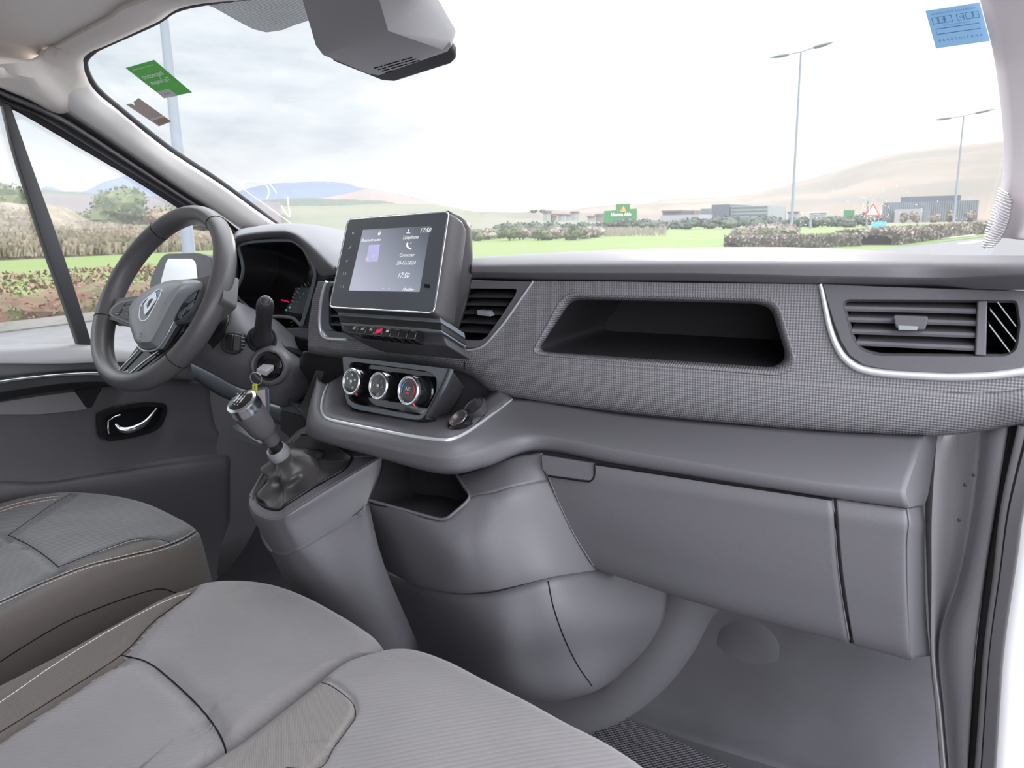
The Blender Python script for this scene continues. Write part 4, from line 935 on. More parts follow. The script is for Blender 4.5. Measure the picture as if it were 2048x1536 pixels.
# five touch keys on the left of the glass
for i, (x, y) in enumerate([(706, 467), (699, 495), (694, 522), (689, 547), (684, 573)]):
    if i == 0: text('touch_key', '<', dp(x, y, .0016), du, dv, .0045, M['lit'], TS, bold=.02)
    elif i == 1: tube('touch_key', [dp(x-2, y+3, .0016), dp(x+2, y-1, .0016), dp(x+4, y-4, .0016)], .0007, M['dimwhite'], TS, seg=5)
    elif i == 2: lathe('touch_key', dp(x, y, .0014), dn, [(0, 0), (.002, 0), (.002, .0002), (0, .0002)], M['dimwhite'], TS, seg=10)
    else: mk('touch_key', *tubeVF([dp(x-2.5, y-2.5, .0016), dp(x+2.5, y-2.5, .0016), dp(x+2.5, y+2.5, .0016), dp(x-2.5, y+2.5, .0016)], .0004, 4, closed=True), M['dimwhite'], TS)
slab('light_sensor', [dp(x, y, .0014) for x, y in [(849, 568), (860, 569), (859, 576), (848, 575)]], dn, .0003, M['void'], TS, smooth=False)
# wide side cheek of the unit that runs down to the trim panel
ck = [[dp(899, 430, -.02), dp(868, 626, -.02), PY(881, 632, .885), PY(893, 690, .915)],
      [PY(914, 430, .915), PY(905, 560, .91), PY(899, 640, .915), PY(895, 691, .92)],
      [PY(938, 447, .945), PY(940, 540, .938), PY(925, 615, .938), PY(902, 690, .935)],
      [PY(943, 458, 1.0), PY(944, 545, .948), PY(930, 616, .944), PY(905, 689, .942)],
      [PY(944, 462, 1.1), PY(945, 546, 1.0), PY(932, 617, .97), PY(907, 688, .955)]]
loft('side_cheek', ck, bpy.data.materials['housing_black_plastic'], TS, n=30, m=4)
tc_ = [[dp(700, 442, -.03), dp(800, 434, -.03), dp(897, 427, -.03)], [dp(712, 444, -.09), dp(815, 436, -.09), PY(935, 450, 1.0)], [PY(730, 448, 1.08), PY(830, 445, 1.08), PY(942, 457, 1.06)]]
loft('housing_top', tc_, bpy.data.materials['housing_black_plastic'], TS, n=20, m=3)
# two horizontal bars under the screen
def sbox(name, px, off, depth, mat, parent, bev=.001):
    P = [dp(x, y, off) for x, y in px]; return slab(name, P, -dn, depth, mat, parent, bev=bev)
BB = thing('switch_bank', dp(780, 690, -.01), 'row of eight black switches with a red hazard button below the touchscreen', 'switch bank')
sbox('upper_bar', [(674, 622), (880, 634), (882, 645), (676, 631)], -.012, .05, M['satin'], BB)
sbox('upper_bar_face', [(676, 631), (882, 645), (883, 659), (680, 644)], -.014, .05, M['black'], BB)
sbox('lower_bar', [(680, 644), (850, 656), (883, 660), (883, 664), (845, 662), (682, 650)], -.012, .05, M['satin'], BB)
sbox('switch_surround', [(680, 650), (883, 662), (895, 691), (800, 684), (722, 678), (694, 668), (682, 662)], -.020, .05, M['dark'], BB, bev=.003)
nb_ = 8
for i in range(nb_):
    f0, f1 = i/nb_+.006, (i+1)/nb_-.006
    A0 = Vector((702, 651)).lerp(Vector((834, 661)), f0); A1 = Vector((702, 651)).lerp(Vector((834, 661)), f1)
    B0 = Vector((694, 666)).lerp(Vector((829, 679)), f0); B1 = Vector((694, 666)).lerp(Vector((829, 679)), f1)
    sw = thing('x', (0, 0, 0), None, None) if False else None
    o = sbox('switch', [tuple(A0), tuple(A1), tuple(B1), tuple(B0)], -.004, .02, M['gloss'], BB, bev=.0012)
    if i == 3: sbox('hazard_symbol', [tuple(A0+(A1-A0)*.18+(B0-A0)*.25), tuple(A1-(A1-A0)*.12+(B0-A0)*.1), tuple(A1-(A1-A0)*.12+(B0-A0)*.55), tuple(A0+(A1-A0)*.1+(B0-A0)*.75)], -.0034, .001, M['red'], BB, bev=0)['label'] = 'glowing red hazard button'
    elif i in (0, 1, 2, 4): sbox('switch_symbol', [tuple(A0+(A1-A0)*.4+(B0-A0)*.2), tuple(A0+(A1-A0)*.7+(B0-A0)*.2), tuple(A0+(A1-A0)*.65+(B0-A0)*.45), tuple(A0+(A1-A0)*.35+(B0-A0)*.45)], -.0036, .0006, M['white'] if i == 4 else M['dimwhite'], BB, bev=0)

# ================================================================ heating controls
CQ0 = PY(780, 775, .865); cn = Vector((-.20, -.95, .24)).normalized()
def cp(x, y, off=0): return PP(x, y, CQ0+cn*off, cn)
CU = Vector((0, 0, 1)).cross(cn).normalized(); CU = CU if CU.dot(rt) > 0 else -CU
CV = cn.cross(CU); CV = CV if CV.z > 0 else -CV
HC = thing('heating_control_panel', cp(780, 835), 'heating control panel with three round dials above the console tray', 'control panel')
fo = rc([(685, 713), (902, 738), (886, 775), (866, 805), (850, 832), (838, 840), (820, 838), (708, 818), (694, 806), (690, 790)], [3, 3, 6, 6, 8, 6, 8, 10, 6, 8], 4)
fi = rc([(699, 725), (712, 724), (860, 743), (874, 756), (872, 785), (852, 822), (838, 831), (820, 829), (710, 808), (698, 798), (694, 778)], [8, 8, 12, 10, 8, 8, 6, 8, 10, 6, 8], 4)
def extr(name, px, off, depth, mat, parent, holes=(), bev=.0012):
    return plate(name, px, mat, parent, thick=depth, holes=holes, plane=(CQ0, cn), off=off, bev=bev)
extr('panel_frame', fo, 0, .006, M['satin'], HC, holes=[fi])
h_ = [cp(x, y, 0) for x, y in fi]
bowl('panel_recess', [h_, [p-cn*.014 for p in h_], [CQ0+(p-CQ0)*.95-cn*.02 for p in h_]], M['gloss'], HC)
ck = [[cp(902, 738, 0), cp(886, 775, 0), cp(852, 838, 0)], [PY(926, 770, .93), PY(905, 800, .91), PY(873, 842, .885)], [PY(930, 772, .98), PY(915, 805, .97), PY(890, 840, .95)]]
loft('panel_cheek', ck, M['dark'], HC, n=20, m=3)
loft('panel_foot', [[cp(694, 806, 0), cp(760, 829, 0), cp(838, 841, 0), cp(852, 838, 0)], [cp(700, 815, -.02), cp(765, 838, -.02), cp(842, 850, -.02), cp(873, 842, -.02)]], M['black'], HC, n=20, m=2)
dial_marks = [
    [('◦', 0, .62, 'white'), ('◦', -.58, .2, 'white'), ('◦', .55, .22, 'white'), ('ↄ', -.45, -.5, 'white'), ('◦', .38, -.55, 'white')],
    [('0', -.6, -.55, 'orange'), ('1', -.62, .0, 'white'), ('2', -.36, .5, 'white'), ('3', .05, .66, 'white'), ('4', .45, .45, 'white'), ('5', .6, -.05, 'white')], []]
for i, ((x, y), rr) in enumerate(zip([(703, 763), (757, 771.5), (817, 781)], [.0198, .0202, .0208])):
    c = cp(x, y, .022)
    d = lathe('dial', c, cn, [(rr*1.12, -.040), (rr*1.10, -.026), (rr*1.02, -.024), (rr*1.02, -.003), (rr*.98, 0), (rr*.80, .0005), (0, .0005)], M['gloss'], HC, seg=48)
    d['label'] = ['left air distribution dial', 'middle fan speed dial', 'right temperature dial with blue and red arcs'][i]
    lathe('dial_ring', c, cn, [(rr*.90, .0004), (rr*.90, .0018), (rr*.97, .0020), (rr*1.03, .0005), (rr*1.03, -.003)], M['chrome'], d, seg=48)
    def q(a, b, o=.0012): return c+CU*(a*rr*.8)+CV*(b*rr*.8)+cn*o
    tube('dial_pointer', [q(.62, -1.0, -.001), q(.80, -1.22, -.004)], .0013, M['redp'], d, seg=6) if i != 1 else tube('dial_pointer', [q(-.55, .98, .001), q(-.65, 1.14, -.003)], .0009, M['redp'], d, seg=6)
    if i == 2:
        for a0_, a1_, mt_ in ((100, 205, 'bluep'), (-40, 80, 'redp')):
            tube('temperature_arc', [q(.78*math.cos(math.radians(a)), .78*math.sin(math.radians(a))) for a in range(a0_, a1_, 6)], .0007, M[mt_], d, seg=5)
        text('dial_symbol', 'A/C', q(0, .12), CU, CV, .0045, M['white'], d, bold=.02); tube('dial_lamp', [q(-.16, -.24), q(.16, -.24)], .0010, M['red'], d, seg=6)
    else:
        for s, a, b, mt_ in dial_marks[i]:
            if s == '◦': mk('dial_symbol', *tubeVF([q(a-.09, b-.07), q(a+.09, b-.07), q(a+.07, b+.09), q(a-.07, b+.09)], .0005, 4, closed=True), M[mt_], d)
            else: text('dial_symbol', s if s != 'ↄ' else ')', q(a, b), CU, CV, .0030, M[mt_], d)
        mk('dial_symbol', *boxVF(q(-.16, -.08), CU*.0055, CV*.0035, cn*.0002), M['white'], d)
        mk('dial_symbol', *boxVF(q(-.12, -.26), CU*.004, CV*.001, cn*.0002), M['dimwhite'], d)

# ================================================================ power socket and cap on the tray
SK = PZ(919, 839, .655); 
sp_ = PY(919, 839, .838); sn = Vector((-.25, -.55, .8)).normalized()
SO = thing('power_socket', sp_, 'round chrome-ringed power socket with its black cap open, right side of the console tray', 'power socket')
lathe('socket_body', sp_, sn, [(.0185, -.006), (.0185, .0015), (.0155, .003), (.0125, .003), (.0118, -.02), (0, -.02)], M['gloss'], SO, seg=40)
lathe('socket_ring', sp_, sn, [(.0118, .001), (.0118, .0042), (.0142, .0042), (.0142, .001)], M['chrome'], SO, seg=40)
lathe('socket_well', sp_, sn, [(.0116, .0015), (.011, .0), (0, -.001)], new_mat('brass_brown', (.14, .11, .09), .4, metal=.5), SO, seg=30)
c2 = PY(949, 815, .885)
lathe('socket_cap', c2, sn, [(.0185, -.008), (.0185, .001), (.0165, .003), (.015, .0015), (0, .0015)], M['dark'], SO, seg=40)
mk('cap_hinge', *tubeVF([sp_+sn*.002+(c2-sp_)*.32, sp_+sn*.002+(c2-sp_)*.62], .004, 8, flat=.5), M['gloss'], SO)
# ================================================================ steering wheel
wyaw, wt = -.127, .5235
WC = Vector((-.42, .895, .8015))
wh = Vector((math.cos(wyaw), math.sin(wyaw), 0)); wf_ = Vector((-math.sin(wyaw), math.cos(wyaw), 0))
wv = wf_*math.sin(wt)+Vector((0, 0, 1))*math.cos(wt); wn = -wf_*math.cos(wt)+Vector((0, 0, 1))*math.sin(wt)
SW = thing('steering_wheel', WC, 'dark grey leather steering wheel with a diamond badge on its hub', 'steering wheel')
def wp(x, y, off=0.0): return PP(x, y, WC+wn*off, wn)
rows = []; NS = 120
for i in range(NS):
    a = 2*math.pi*i/NS; c_, s_ = math.cos(a), math.sin(a)
    R_ = .1695; k = 1 if s_ > 0 else .955
    p = WC+wh*(R_*c_)+wv*(R_*k*s_); rad = (wh*c_+wv*s_).normalized()
    g_ = .0165+.0022*max(0, math.cos(2*(a-.35)))**3
    rr = [p+rad*(g_*math.cos(b))+wn*(.0205*math.sin(b)) for b in [2*math.pi*j/18 for j in range(18)]]
    rows.append(rr)
rows.append(rows[0]); mk('rim', *grid(rows, closed=True), M['leather'], SW)
for deg in (62, 128, 198, 318):
    i = int(deg/360*NS); ring = rows[i]; cc_ = sum(ring, Vector())/18
    tube('rim_seam', [cc_+(p-cc_)*1.006 for p in ring], .0008, M['void'], SW, seg=5, closed=True)
hub_o = [(314, 572), (337, 563), (362, 559), (385, 559), (402, 564), (401, 578), (376, 603), (361, 624), (350, 645), (338, 665), (322, 692), (315, 697), (298, 700), (283, 697), (275, 687), (272, 680), (263, 653), (262, 627), (266, 611), (278, 598), (295, 583)]
hub_i = [(317, 577), (335, 569), (348, 566), (358, 566), (364, 568), (358, 580), (346, 600), (334, 622), (322, 645), (312, 664), (303, 680), (299, 683), (292, 684), (282, 684), (276, 681), (272, 668), (266, 648), (265, 628), (268, 614), (280, 601), (298, 587)]
o1 = cat([wp(x, y, .006) for x, y in hub_o], 84, closed=True); o2 = cat([wp(x, y, .036) for x, y in hub_i], 84, closed=True)
cI2 = sum(o2, Vector())/84
mid = [a.lerp(b, .55)+wn*.006 for a, b in zip(o1, o2)]
bowl('airbag_cover', [[p-wn*.035 for p in o1], o1, mid, o2, [cI2+(p-cI2)*.9+wn*.002 for p in o2], [cI2+(p-cI2)*.5+wn*.004 for p in o2]], M['hub'], SW, ang=50)
def wplate(name, px, off, th, mat, parent=SW, holes=(), bev=.001, **k): return plate(name, px, mat, parent, thick=th, holes=holes, plane=(WC, wn), off=off, bev=bev, **k)
bz_ = rc([(316, 577), (324, 578), (321, 590), (296, 637), (290, 642), (280, 642), (277, 633), (279, 612), (286, 602)], 4, 3)
em = thing('x', (0, 0, 0), None, None) if False else None
wplate('badge_bezel', bz_, .0405, .002, M['chrome'], holes=[inset(bz_, 1.8)])
wplate('badge_field', inset(bz_, 1.6), .0395, .002, new_mat('badge_blue_grey', (.30, .42, .52), .3, metal=.5))
dia = [(309, 585), (303, 611), (293, 631), (287, 628), (288, 610)]
dmo = [(310, 584), (312, 597), (300, 618), (290, 630), (287, 627), (287, 609), (297, 594)]
wplate('diamond_emblem', dmo, .0425, .002, M['chrome'], holes=[[(304, 596), (305, 600), (297, 613), (293, 617), (293, 609), (299, 600)]])
for (x, y, s) in ((279, 607, '('), (331, 607, ')')): text('horn_mark', s, wp(x, y, .0415), wh, wv, .004, M['black'], SW)
text('lettering', 'AIRBAG', wp(281, 674, .0415), wh, wv, .0020, M['black'], SW); text('lettering', 'SRS', wp(281, 668, .0415), wh, wv, .0038, M['black'], SW, bold=.01)
lp = rc([(217, 626), (221, 617), (236, 603), (280, 595), (268, 612), (264, 650), (222, 633)], [4, 4, 8, 3, 3, 3, 6], 4)
wplate('switch_pod', lp, .012, .022, M['satin'], bev=.002)
wplate('switch_pod_pad', inset(lp, 3.5), .0135, .003, M['dark'])
for px in ([(228, 623), (239, 608), (252, 604), (246, 613), (240, 625)], [(254, 604), (271, 600), (264, 607), (262, 609), (250, 609)], [(242, 618), (247, 611), (262, 611), (262, 622), (255, 624)], [(240, 627), (255, 626), (258, 640), (238, 633)], [(226, 625), (238, 627), (235, 631), (224, 627)], [(257, 626), (262, 624), (262, 640), (260, 640)]):
    wplate('pod_button', px, .0148, .003, M['gloss'])
rp_ = rc([(347, 644), (349, 634), (362, 608), (377, 591), (400, 577), (392, 601), (379, 623), (357, 641)], 3, 3)
wplate('switch_pod', rp_, .012, .022, M['satin'], bev=.002); wplate('switch_pod_pad', inset(rp_, 2), .0135, .003, M['gloss'])
for px in ([(367, 605), (378, 593), (393, 584), (388, 596), (377, 606)], [(354, 636), (358, 624), (374, 612), (368, 624), (360, 636)], [(376, 610), (388, 600), (380, 617), (372, 622)]): wplate('pod_button', px, .0148, .003, M['satin'])
# spokes
wplate('spoke', rc([(205, 640), (214, 600), (240, 596), (290, 590), (290, 660), (262, 655), (225, 640)], 6), .004, .03, M['leather'], bev=.005)
wplate('spoke', rc([(340, 560), (400, 556), (450, 540), (445, 600), (400, 640), (345, 650)], 6), .004, .03, M['leather'], bev=.005)
wplate('lower_spoke', [(275, 690), (318, 698), (345, 650), (380, 622), (366, 662), (336, 702), (285, 745), (250, 762), (228, 755)], .0, .022, M['gloss'], bev=.002)
def wline(pts, off, r, mat=M['chrome'], name='chrome_line', n=30): return tube(name, cat([wp(x, y, off) for x, y in pts], n), r, mat, SW, seg=8)
wline([(348, 643), (343, 652), (335, 668), (320, 691), (314, 698), (300, 702), (285, 700), (274, 691)], .010, .0016, M['silver'])
wline([(277, 700), (262, 716), (244, 735), (228, 752), (226, 756), (236, 758), (248, 757), (262, 745), (290, 722), (317, 702)], .004, .0018)
wline([(233, 750), (244, 745), (256, 742), (250, 751)], .004, .0010, M['silver'])

# ================================================================ steering column shroud with its controls
SC = thing('steering_column', PY(520, 700, 1.0), 'dark steering column shroud with a wiper stalk, an audio control and the ignition lock', 'steering column')
sh_ = [
 [(400, 590, 1.02), (465, 600, 1.02), (509, 620, 1.05), (552, 640, 1.07), (585, 668, 1.09), (610, 694, 1.12), (640, 728, 1.15)],
 [(395, 605, .975), (465, 606, .985), (509, 625, 1.01), (548, 644, 1.04), (567, 672, 1.05), (600, 702, 1.09), (636, 733, 1.13)],
 [(400, 650, .935), (455, 655, .945), (498, 672, .955), (540, 688, .975), (570, 708, 1.0), (604, 728, 1.06), (638, 742, 1.12)],
 [(385, 700, .925), (440, 710, .93), (490, 728, .94), (538, 740, .96), (580, 756, .99), (615, 768, 1.06), (641, 762, 1.12)],
 [(377, 718, .945), (424, 740, .95), (468, 764, .955), (512, 780, .965), (556, 800, .985), (596, 796, 1.04), (634, 774, 1.12)],
 [(377, 724, .97), (424, 747, .975), (470, 772, .98), (512, 787, .985), (560, 812, 1.005), (590, 806, 1.06), (632, 778, 1.13)],
 [(377, 724, 1.1), (424, 747, 1.1), (470, 772, 1.1), (512, 787, 1.1), (560, 812, 1.1), (590, 806, 1.12), (632, 778, 1.18)]]
loft('shroud', sh_, M['dash'], SC, n=60, m=4)
loft('shroud_upper_edge', [[(548, 668, 1.035), (556, 680, 1.02), (566, 692, 1.03), (600, 704, 1.08), (640, 716, 1.13)], [(552, 672, 1.03), (560, 686, 1.015), (572, 700, 1.02), (604, 714, 1.07), (640, 730, 1.12)]], M['black'], SC, n=20, m=2)
loft('column_neck', [[(380, 580, .99), (420, 585, .99), (458, 596, .98), (466, 616, .975)], [(370, 650, .93), (410, 655, .925), (445, 650, .925), (455, 640, .93)], [(365, 720, .96), (395, 720, .95), (418, 705, .93), (446, 672, .925)]], M['black'], SC, n=20, m=4)
# wiper stalk
st0 = PY(524, 676, .962); st1 = PY(531, 604, .872)
sx = (st1-st0).normalized(); Ls = (st1-st0).length
lathe('wiper_stalk', st0, sx, [(.0, -.01), (.0195, -.008), (.0200, .002), (.0185, .010), (.0150, .030), (.0135, Ls*.5), (.0130, Ls*.68), (.0138, Ls*.72), (.0142, Ls*.90), (.0128, Ls*.97), (.0095, Ls*1.03), (.005, Ls*1.055), (0, Ls*1.06)], M['dark'], SC, seg=36)
lathe('stalk_tip', st0+sx*(Ls*1.0), sx, [(.0098, .0), (.0098, .003), (.0085, .006), (.004, .009), (0, .0095)], M['dash'], SC, seg=30)
lathe('stalk_boot', st0-sx*.004, sx, [(.0265, -.008), (.0262, .001), (.024, .003), (.0215, .002), (.021, -.004)], M['black'], SC, seg=36)
# audio satellite
ap = (PY(466, 688, .932), (Vector((.55, -.8, .1))).normalized())
apx = rc([(443, 678), (450, 666), (468, 664), (486, 668), (490, 682), (484, 702), (470, 710), (450, 706), (441, 696)], 6)
plate('audio_control_base', apx, M['black'], SC, thick=.02, plane=ap, off=.010, bev=.002)
plate('audio_control', rc([(448, 676), (454, 668), (467, 669), (465, 701), (450, 697)], 3), M['gloss'], SC, thick=.012, plane=ap, off=.018, bev=.0015)
plate('audio_control', rc([(467, 669), (481, 672), (478, 703), (465, 701)], 3), M['dark'], SC, thick=.012, plane=ap, off=.018, bev=.0015)
for i in range(5):
    y = 674+i*7; tube('scroll_rib', [PP(482, y, ap[0]+ap[1]*.017, ap[1]), PP(490, y+2, ap[0]+ap[1]*.013, ap[1])], .0009, M['satin'], SC, seg=5)
# ignition lock
ig = PY(538, 732, .95); ign = Vector((.42, -.88, .12)).normalized()
def ip(x, y, off=0): return PP(x, y, ig+ign*off, ign)
lathe('ignition_surround', ig, ign, [(.036, -.012), (.034, .001), (.030, .005), (.0265, .004), (.0245, -.012), (0, -.014)], M['dash'], SC, seg=48)
lathe('ignition_lock', ig-ign*.006, ign, [(.0235, -.004), (.0225, .004), (.019, .005), (.012, .0065), (.011, .0045), (0, .0045)], M['gloss'], SC, seg=40)
# key in the lock, ring and fobs
KY = thing('car_key', ig, 'black car key standing in the ignition lock, ring hanging from its head', 'key')
k0_ = ip(541, 731, .004); k1_ = ip(523, 745, .042)
kd = (k1_-k0_).normalized(); ks = ign.cross(kd).normalized(); kt = kd.cross(ks)
def kbox(a, b, w, t, mat, name):
    p = k0_+(k1_-k0_)*a; return mk(name, *boxVF(p-ks*w/2-kt*t/2, ks*w, kt*t, (k1_-k0_)*(b-a)), mat, KY, bev=.002)
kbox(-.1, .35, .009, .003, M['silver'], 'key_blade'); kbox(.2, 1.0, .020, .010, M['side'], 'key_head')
KR = thing('key_ring', ip(512, 757, .045), 'thin metal key ring hanging from the car key', 'key ring')
rc0 = ip(512, 757, .045); rv = Vector((0, -.2, 1)).normalized(); ru = (rt-rv*rt.dot(rv)).normalized()
tube('ring', [rc0+ru*(.0098*math.cos(a))+rv*(.0112*math.sin(a)) for a in [2*math.pi*i/28 for i in range(28)]], .0009, M['silver'], KR, seg=6, closed=True)
KP = (rc0-Vector((0, .002, 0)), Vector((0, -1, .15)))
LF = thing('key_fob', PP(510, 784, *KP), 'lime green plastic key clip hanging from the key ring', 'key fob')
plate('fob_loop', rc([(504, 768), (512, 767), (513, 782), (505, 784)], 3), M['lime'], LF, thick=.003, plane=KP, bev=.0008, holes=[rc([(506, 772), (510, 772), (510, 778), (507, 779)], 1, 2)])
plate('fob_body', rc([(493, 782), (503, 779), (512, 781), (512, 790), (498, 792)], 2), M['lime'], LF, thick=.003, plane=KP, bev=.0008)
KT = thing('key_tag', PP(520, 790, *KP), 'clear plastic key tag with a pink paper label, hanging behind the gear knob', 'key tag')
plate('tag_frame', rc([(494, 780), (530, 774), (537, 778), (538, 828), (531, 830), (500, 800)], 2), M['satin'], KT, thick=.002, plane=KP, bev=.0006, off=-.002)
plate('tag_label', [(500, 783), (529, 779), (531, 815), (506, 800)], M['tag'], KT, thick=.001, plane=KP, off=-.0012, bev=.0001)
for i in range(3): text('lettering', ['10504', 'DIESEL', '2.0'][i], PP(521, 790+i*5, KP[0]+KP[1].normalized()*.0006, KP[1]), rt, up, .0018, M['dimwhite'], KT)

# ================================================================ gear console, gaiter and lever
GC = thing('gear_console', Vector((.06, .8, .3)), 'grey gear console with sloping sides, standing out below the middle of the dashboard', 'gear console')
e0 = [(503, 992, .755), (500, 1006, .742), (512, 1024, .725), (540, 1036, .712), (562, 1034, .708), (580, 1024, .712), (640, 986, .75), (700, 950, .785), (750, 920, .815), (764, 912, .83)]
top_o = [(503, 994, .76), (498, 1008, .742), (510, 1028, .722), (540, 1041, .708), (562, 1039, .704), (582, 1029, .708), (642, 992, .747), (700, 956, .782), (750, 926, .812), (765, 915, .825)]
rimi = [(517, 988, .775), (515, 1000, .757), (524, 1012, .742), (545, 1020, .733), (562, 1019, .732), (576, 1008, .736), (630, 974, .768), (680, 945, .798), (696, 930, .815), (703, 916, .83)]
low1 = [(503, 1006, .77), (500, 1022, .75), (512, 1044, .73), (540, 1058, .716), (564, 1056, .711), (584, 1048, .714), (642, 1018, .75), (700, 985, .782), (744, 962, .806), (757, 950, .818)]
low2_ = [(524, 1060, .80), (530, 1080, .78), (546, 1102, .757), (570, 1112, .738), (590, 1105, .73), (610, 1095, .732), (655, 1068, .757), (700, 1042, .778), (728, 1022, .79), (736, 1002, .80)]
low2b = [(x+2, y+4, Y+.003) for x, y, Y in low2_]
low3 = [(560, 1140, .85), (575, 1170, .82), (600, 1198, .80), (630, 1208, .785), (660, 1206, .78), (690, 1198, .78), (715, 1185, .785), (738, 1168, .795), (758, 1145, .81), (768, 1128, .82)]
low4 = [(630, 1250, .93), (650, 1285, .89), (680, 1320, .87), (720, 1345, .86), (760, 1355, .86), (795, 1350, .865), (815, 1338, .875), (828, 1322, .885), (836, 1306, .895), (838, 1292, .90)]
loft('console_body', [e0, top_o, low1, low2_, low2b, low3, low4], M['dash'], GC, n=80, m=4)
loft('console_top', [rimi, [tuple(a*.5+b*.5 for a, b in zip(p, q)) for p, q in zip(rimi, e0)], e0], M['dash'], GC, n=80, m=3)
# back of the top, rising to the ledge
bk = [[(503, 992, .755), (517, 988, .775), (550, 940, .84), (590, 890, .91), (612, 868, .95)], [(503, 992, .75), (540, 935, .83), (575, 895, .90), (605, 868, .94), (630, 850, .965)]]
loft('console_edge', [[(503, 992, .755), (540, 930, .84), (590, 880, .92), (635, 850, .97)], [(500, 1006, .77), (530, 950, .86), (575, 905, .94), (620, 880, .98)]], M['dash'], GC, n=20, m=3)
bt = [[(517, 988, .775), (556, 925, .86), (604, 868, .93), (650, 880, .90), (703, 916, .83)], [(503, 992, .755), (545, 918, .86), (612, 852, .96), (690, 880, .90), (764, 912, .83)]]
loft('console_deck', bt, M['dash'], GC, n=50, m=4)
# right cheek that closes the bin
loft('console_cheek', [[(764, 912, .83), (757, 950, .818), (736, 1000, .80)], [(766, 905, .90), (765, 950, .90), (745, 1000, .88)]], M['dark'], GC, n=12, m=2)
# gaiter
GT = thing('gear_lever', PY(600, 985, .77), 'gear lever with a round chrome-ringed knob on a wrinkled black leatherette gaiter', 'gear lever')
base_ = [PY(*p)+Vector((0, 0, .001)) for p in rimi]+[PY(690, 905, .84), PY(650, 882, .89), PY(606, 870, .93), PY(575, 895, .90), PY(552, 928, .86), PY(532, 965, .81)]
base_ = cat(base_, 96, closed=True); cB = sum(base_, Vector())/96
col = PY(553, 900, .79); 
ax_ = (PY(484, 806, .735)-PY(548, 888, .785)).normalized()
s_, u_ = frame_axes(ax_)
# match ring start to base start by angle
def ang_of(p, c, a, b): return math.atan2((p-c).dot(b), (p-c).dot(a))
ex = Vector((1, 0, 0)); ey = Vector((0, 1, 0))
rows = []
nl = 26
for i in range(nl):
    f = i/(nl-1); row = []
    for j, p in enumerate(base_):
        a = ang_of(p, cB, ex, ey); 
        ringp = col-ax_*.012+(ex*math.cos(a)+ey*math.sin(a)-ax_*((ex*math.cos(a)+ey*math.sin(a)).dot(ax_)))*.0175
        g = f**1.0; q = p.lerp(ringp, g)
        # sag and folds
        hgt = -.014*math.sin(math.pi*min(1, f*1.6))*(1-f)
        fold = .0075*math.sin(a*4+f*5.5+1.0)*math.sin(math.pi*f)**.8+.0045*math.sin(a*7-f*9)*math.sin(math.pi*f)+.005*math.sin(f*15+a*1.5)*math.sin(math.pi*f)
        cen = cB.lerp(col, g); out = (q-cen); out.z = 0; out = out.normalized() if out.length > 1e-6 else out
        narrow = -.06*(q-cen)*math.sin(math.pi*f)
        q = q+out*fold+Vector((narrow.x, narrow.y, 0))+Vector((0, 0, hgt))
        row.append(q)
    rows.append(row)
mk('gaiter', *grid(rows, closed=True), M['gaiter'], GT, ang=70)
tube('gaiter_edge', [p+Vector((0, 0, .0008)) for p in base_], .0016, M['black'], GT, seg=6, closed=True)
lathe('collar', col, ax_, [(.0150, -.016), (.0170, -.012), (.0170, -.003), (.0158, 0), (.0150, .003), (.0138, .004), (.0120, .003), (.011, -.01)], M['collar'], GT, seg=36)
kb = PY(546, 884, .783)
lathe('shaft', kb-ax_*.03, ax_, [(.010, 0), (.010, .04)], M['black'], GT, seg=24)
Lk = (PY(486, 808, .735)-kb).length
lathe('knob', kb, ax_, [(.0, -.001), (.0115, 0), (.0125, .004), (.0130, .018), (.0142, .020), (.0180, .025), (.0200, .034), (.0218, Lk-.028), (.0224, Lk-.016), (.0222, Lk-.010)], M['leather'], GT, seg=44)
lathe('knob_ring', kb, ax_, [(.0221, Lk-.013), (.0232, Lk-.012), (.0236, Lk-.006), (.0226, Lk-.001), (.0232, Lk+.001), (.0226, Lk+.004), (.0190, Lk+.006), (.0186, Lk+.003)], M['chrome'], GT, seg=56)
kt_ = kb+ax_*(Lk+.004)
lathe('knob_cap', kt_, ax_, [(.0190, 0), (.0182, .0022), (.010, .0040), (0, .0046)], M['gloss'], GT, seg=40)
kx = (rt-ax_*rt.dot(ax_)).normalized(); ky = ax_.cross(kx); ky = ky if ky.dot(Vector((0, 1, .5))) > 0 else -ky
kx = (Vector((1, 0, 0))-ax_*ax_.x).normalized(); ky = ax_.cross(kx); ky = ky if ky.y > 0 else -ky
def kp(a, b): return kt_+ax_*.0052+kx*a+ky*b
ln = [tubeVF([kp(a, -.007), kp(a, .007)], .0005, 5) for a in (-.006, 0, .006)]+[tubeVF([kp(-.006, 0), kp(.006, 0)], .0005, 5)]
mk('shift_pattern', *merge(ln), M['white'], GT)
for s, a, b in (('1', -.006, .0105), ('3', 0, .0105), ('5', .006, .0105), ('2', -.006, -.0105), ('4', 0, -.0105), ('6', .006, -.0105), ('R', -.012, .009)): text('gear_number', s, kp(a, b), kx, ky, .0035, M['white'], GT, raise_=0)

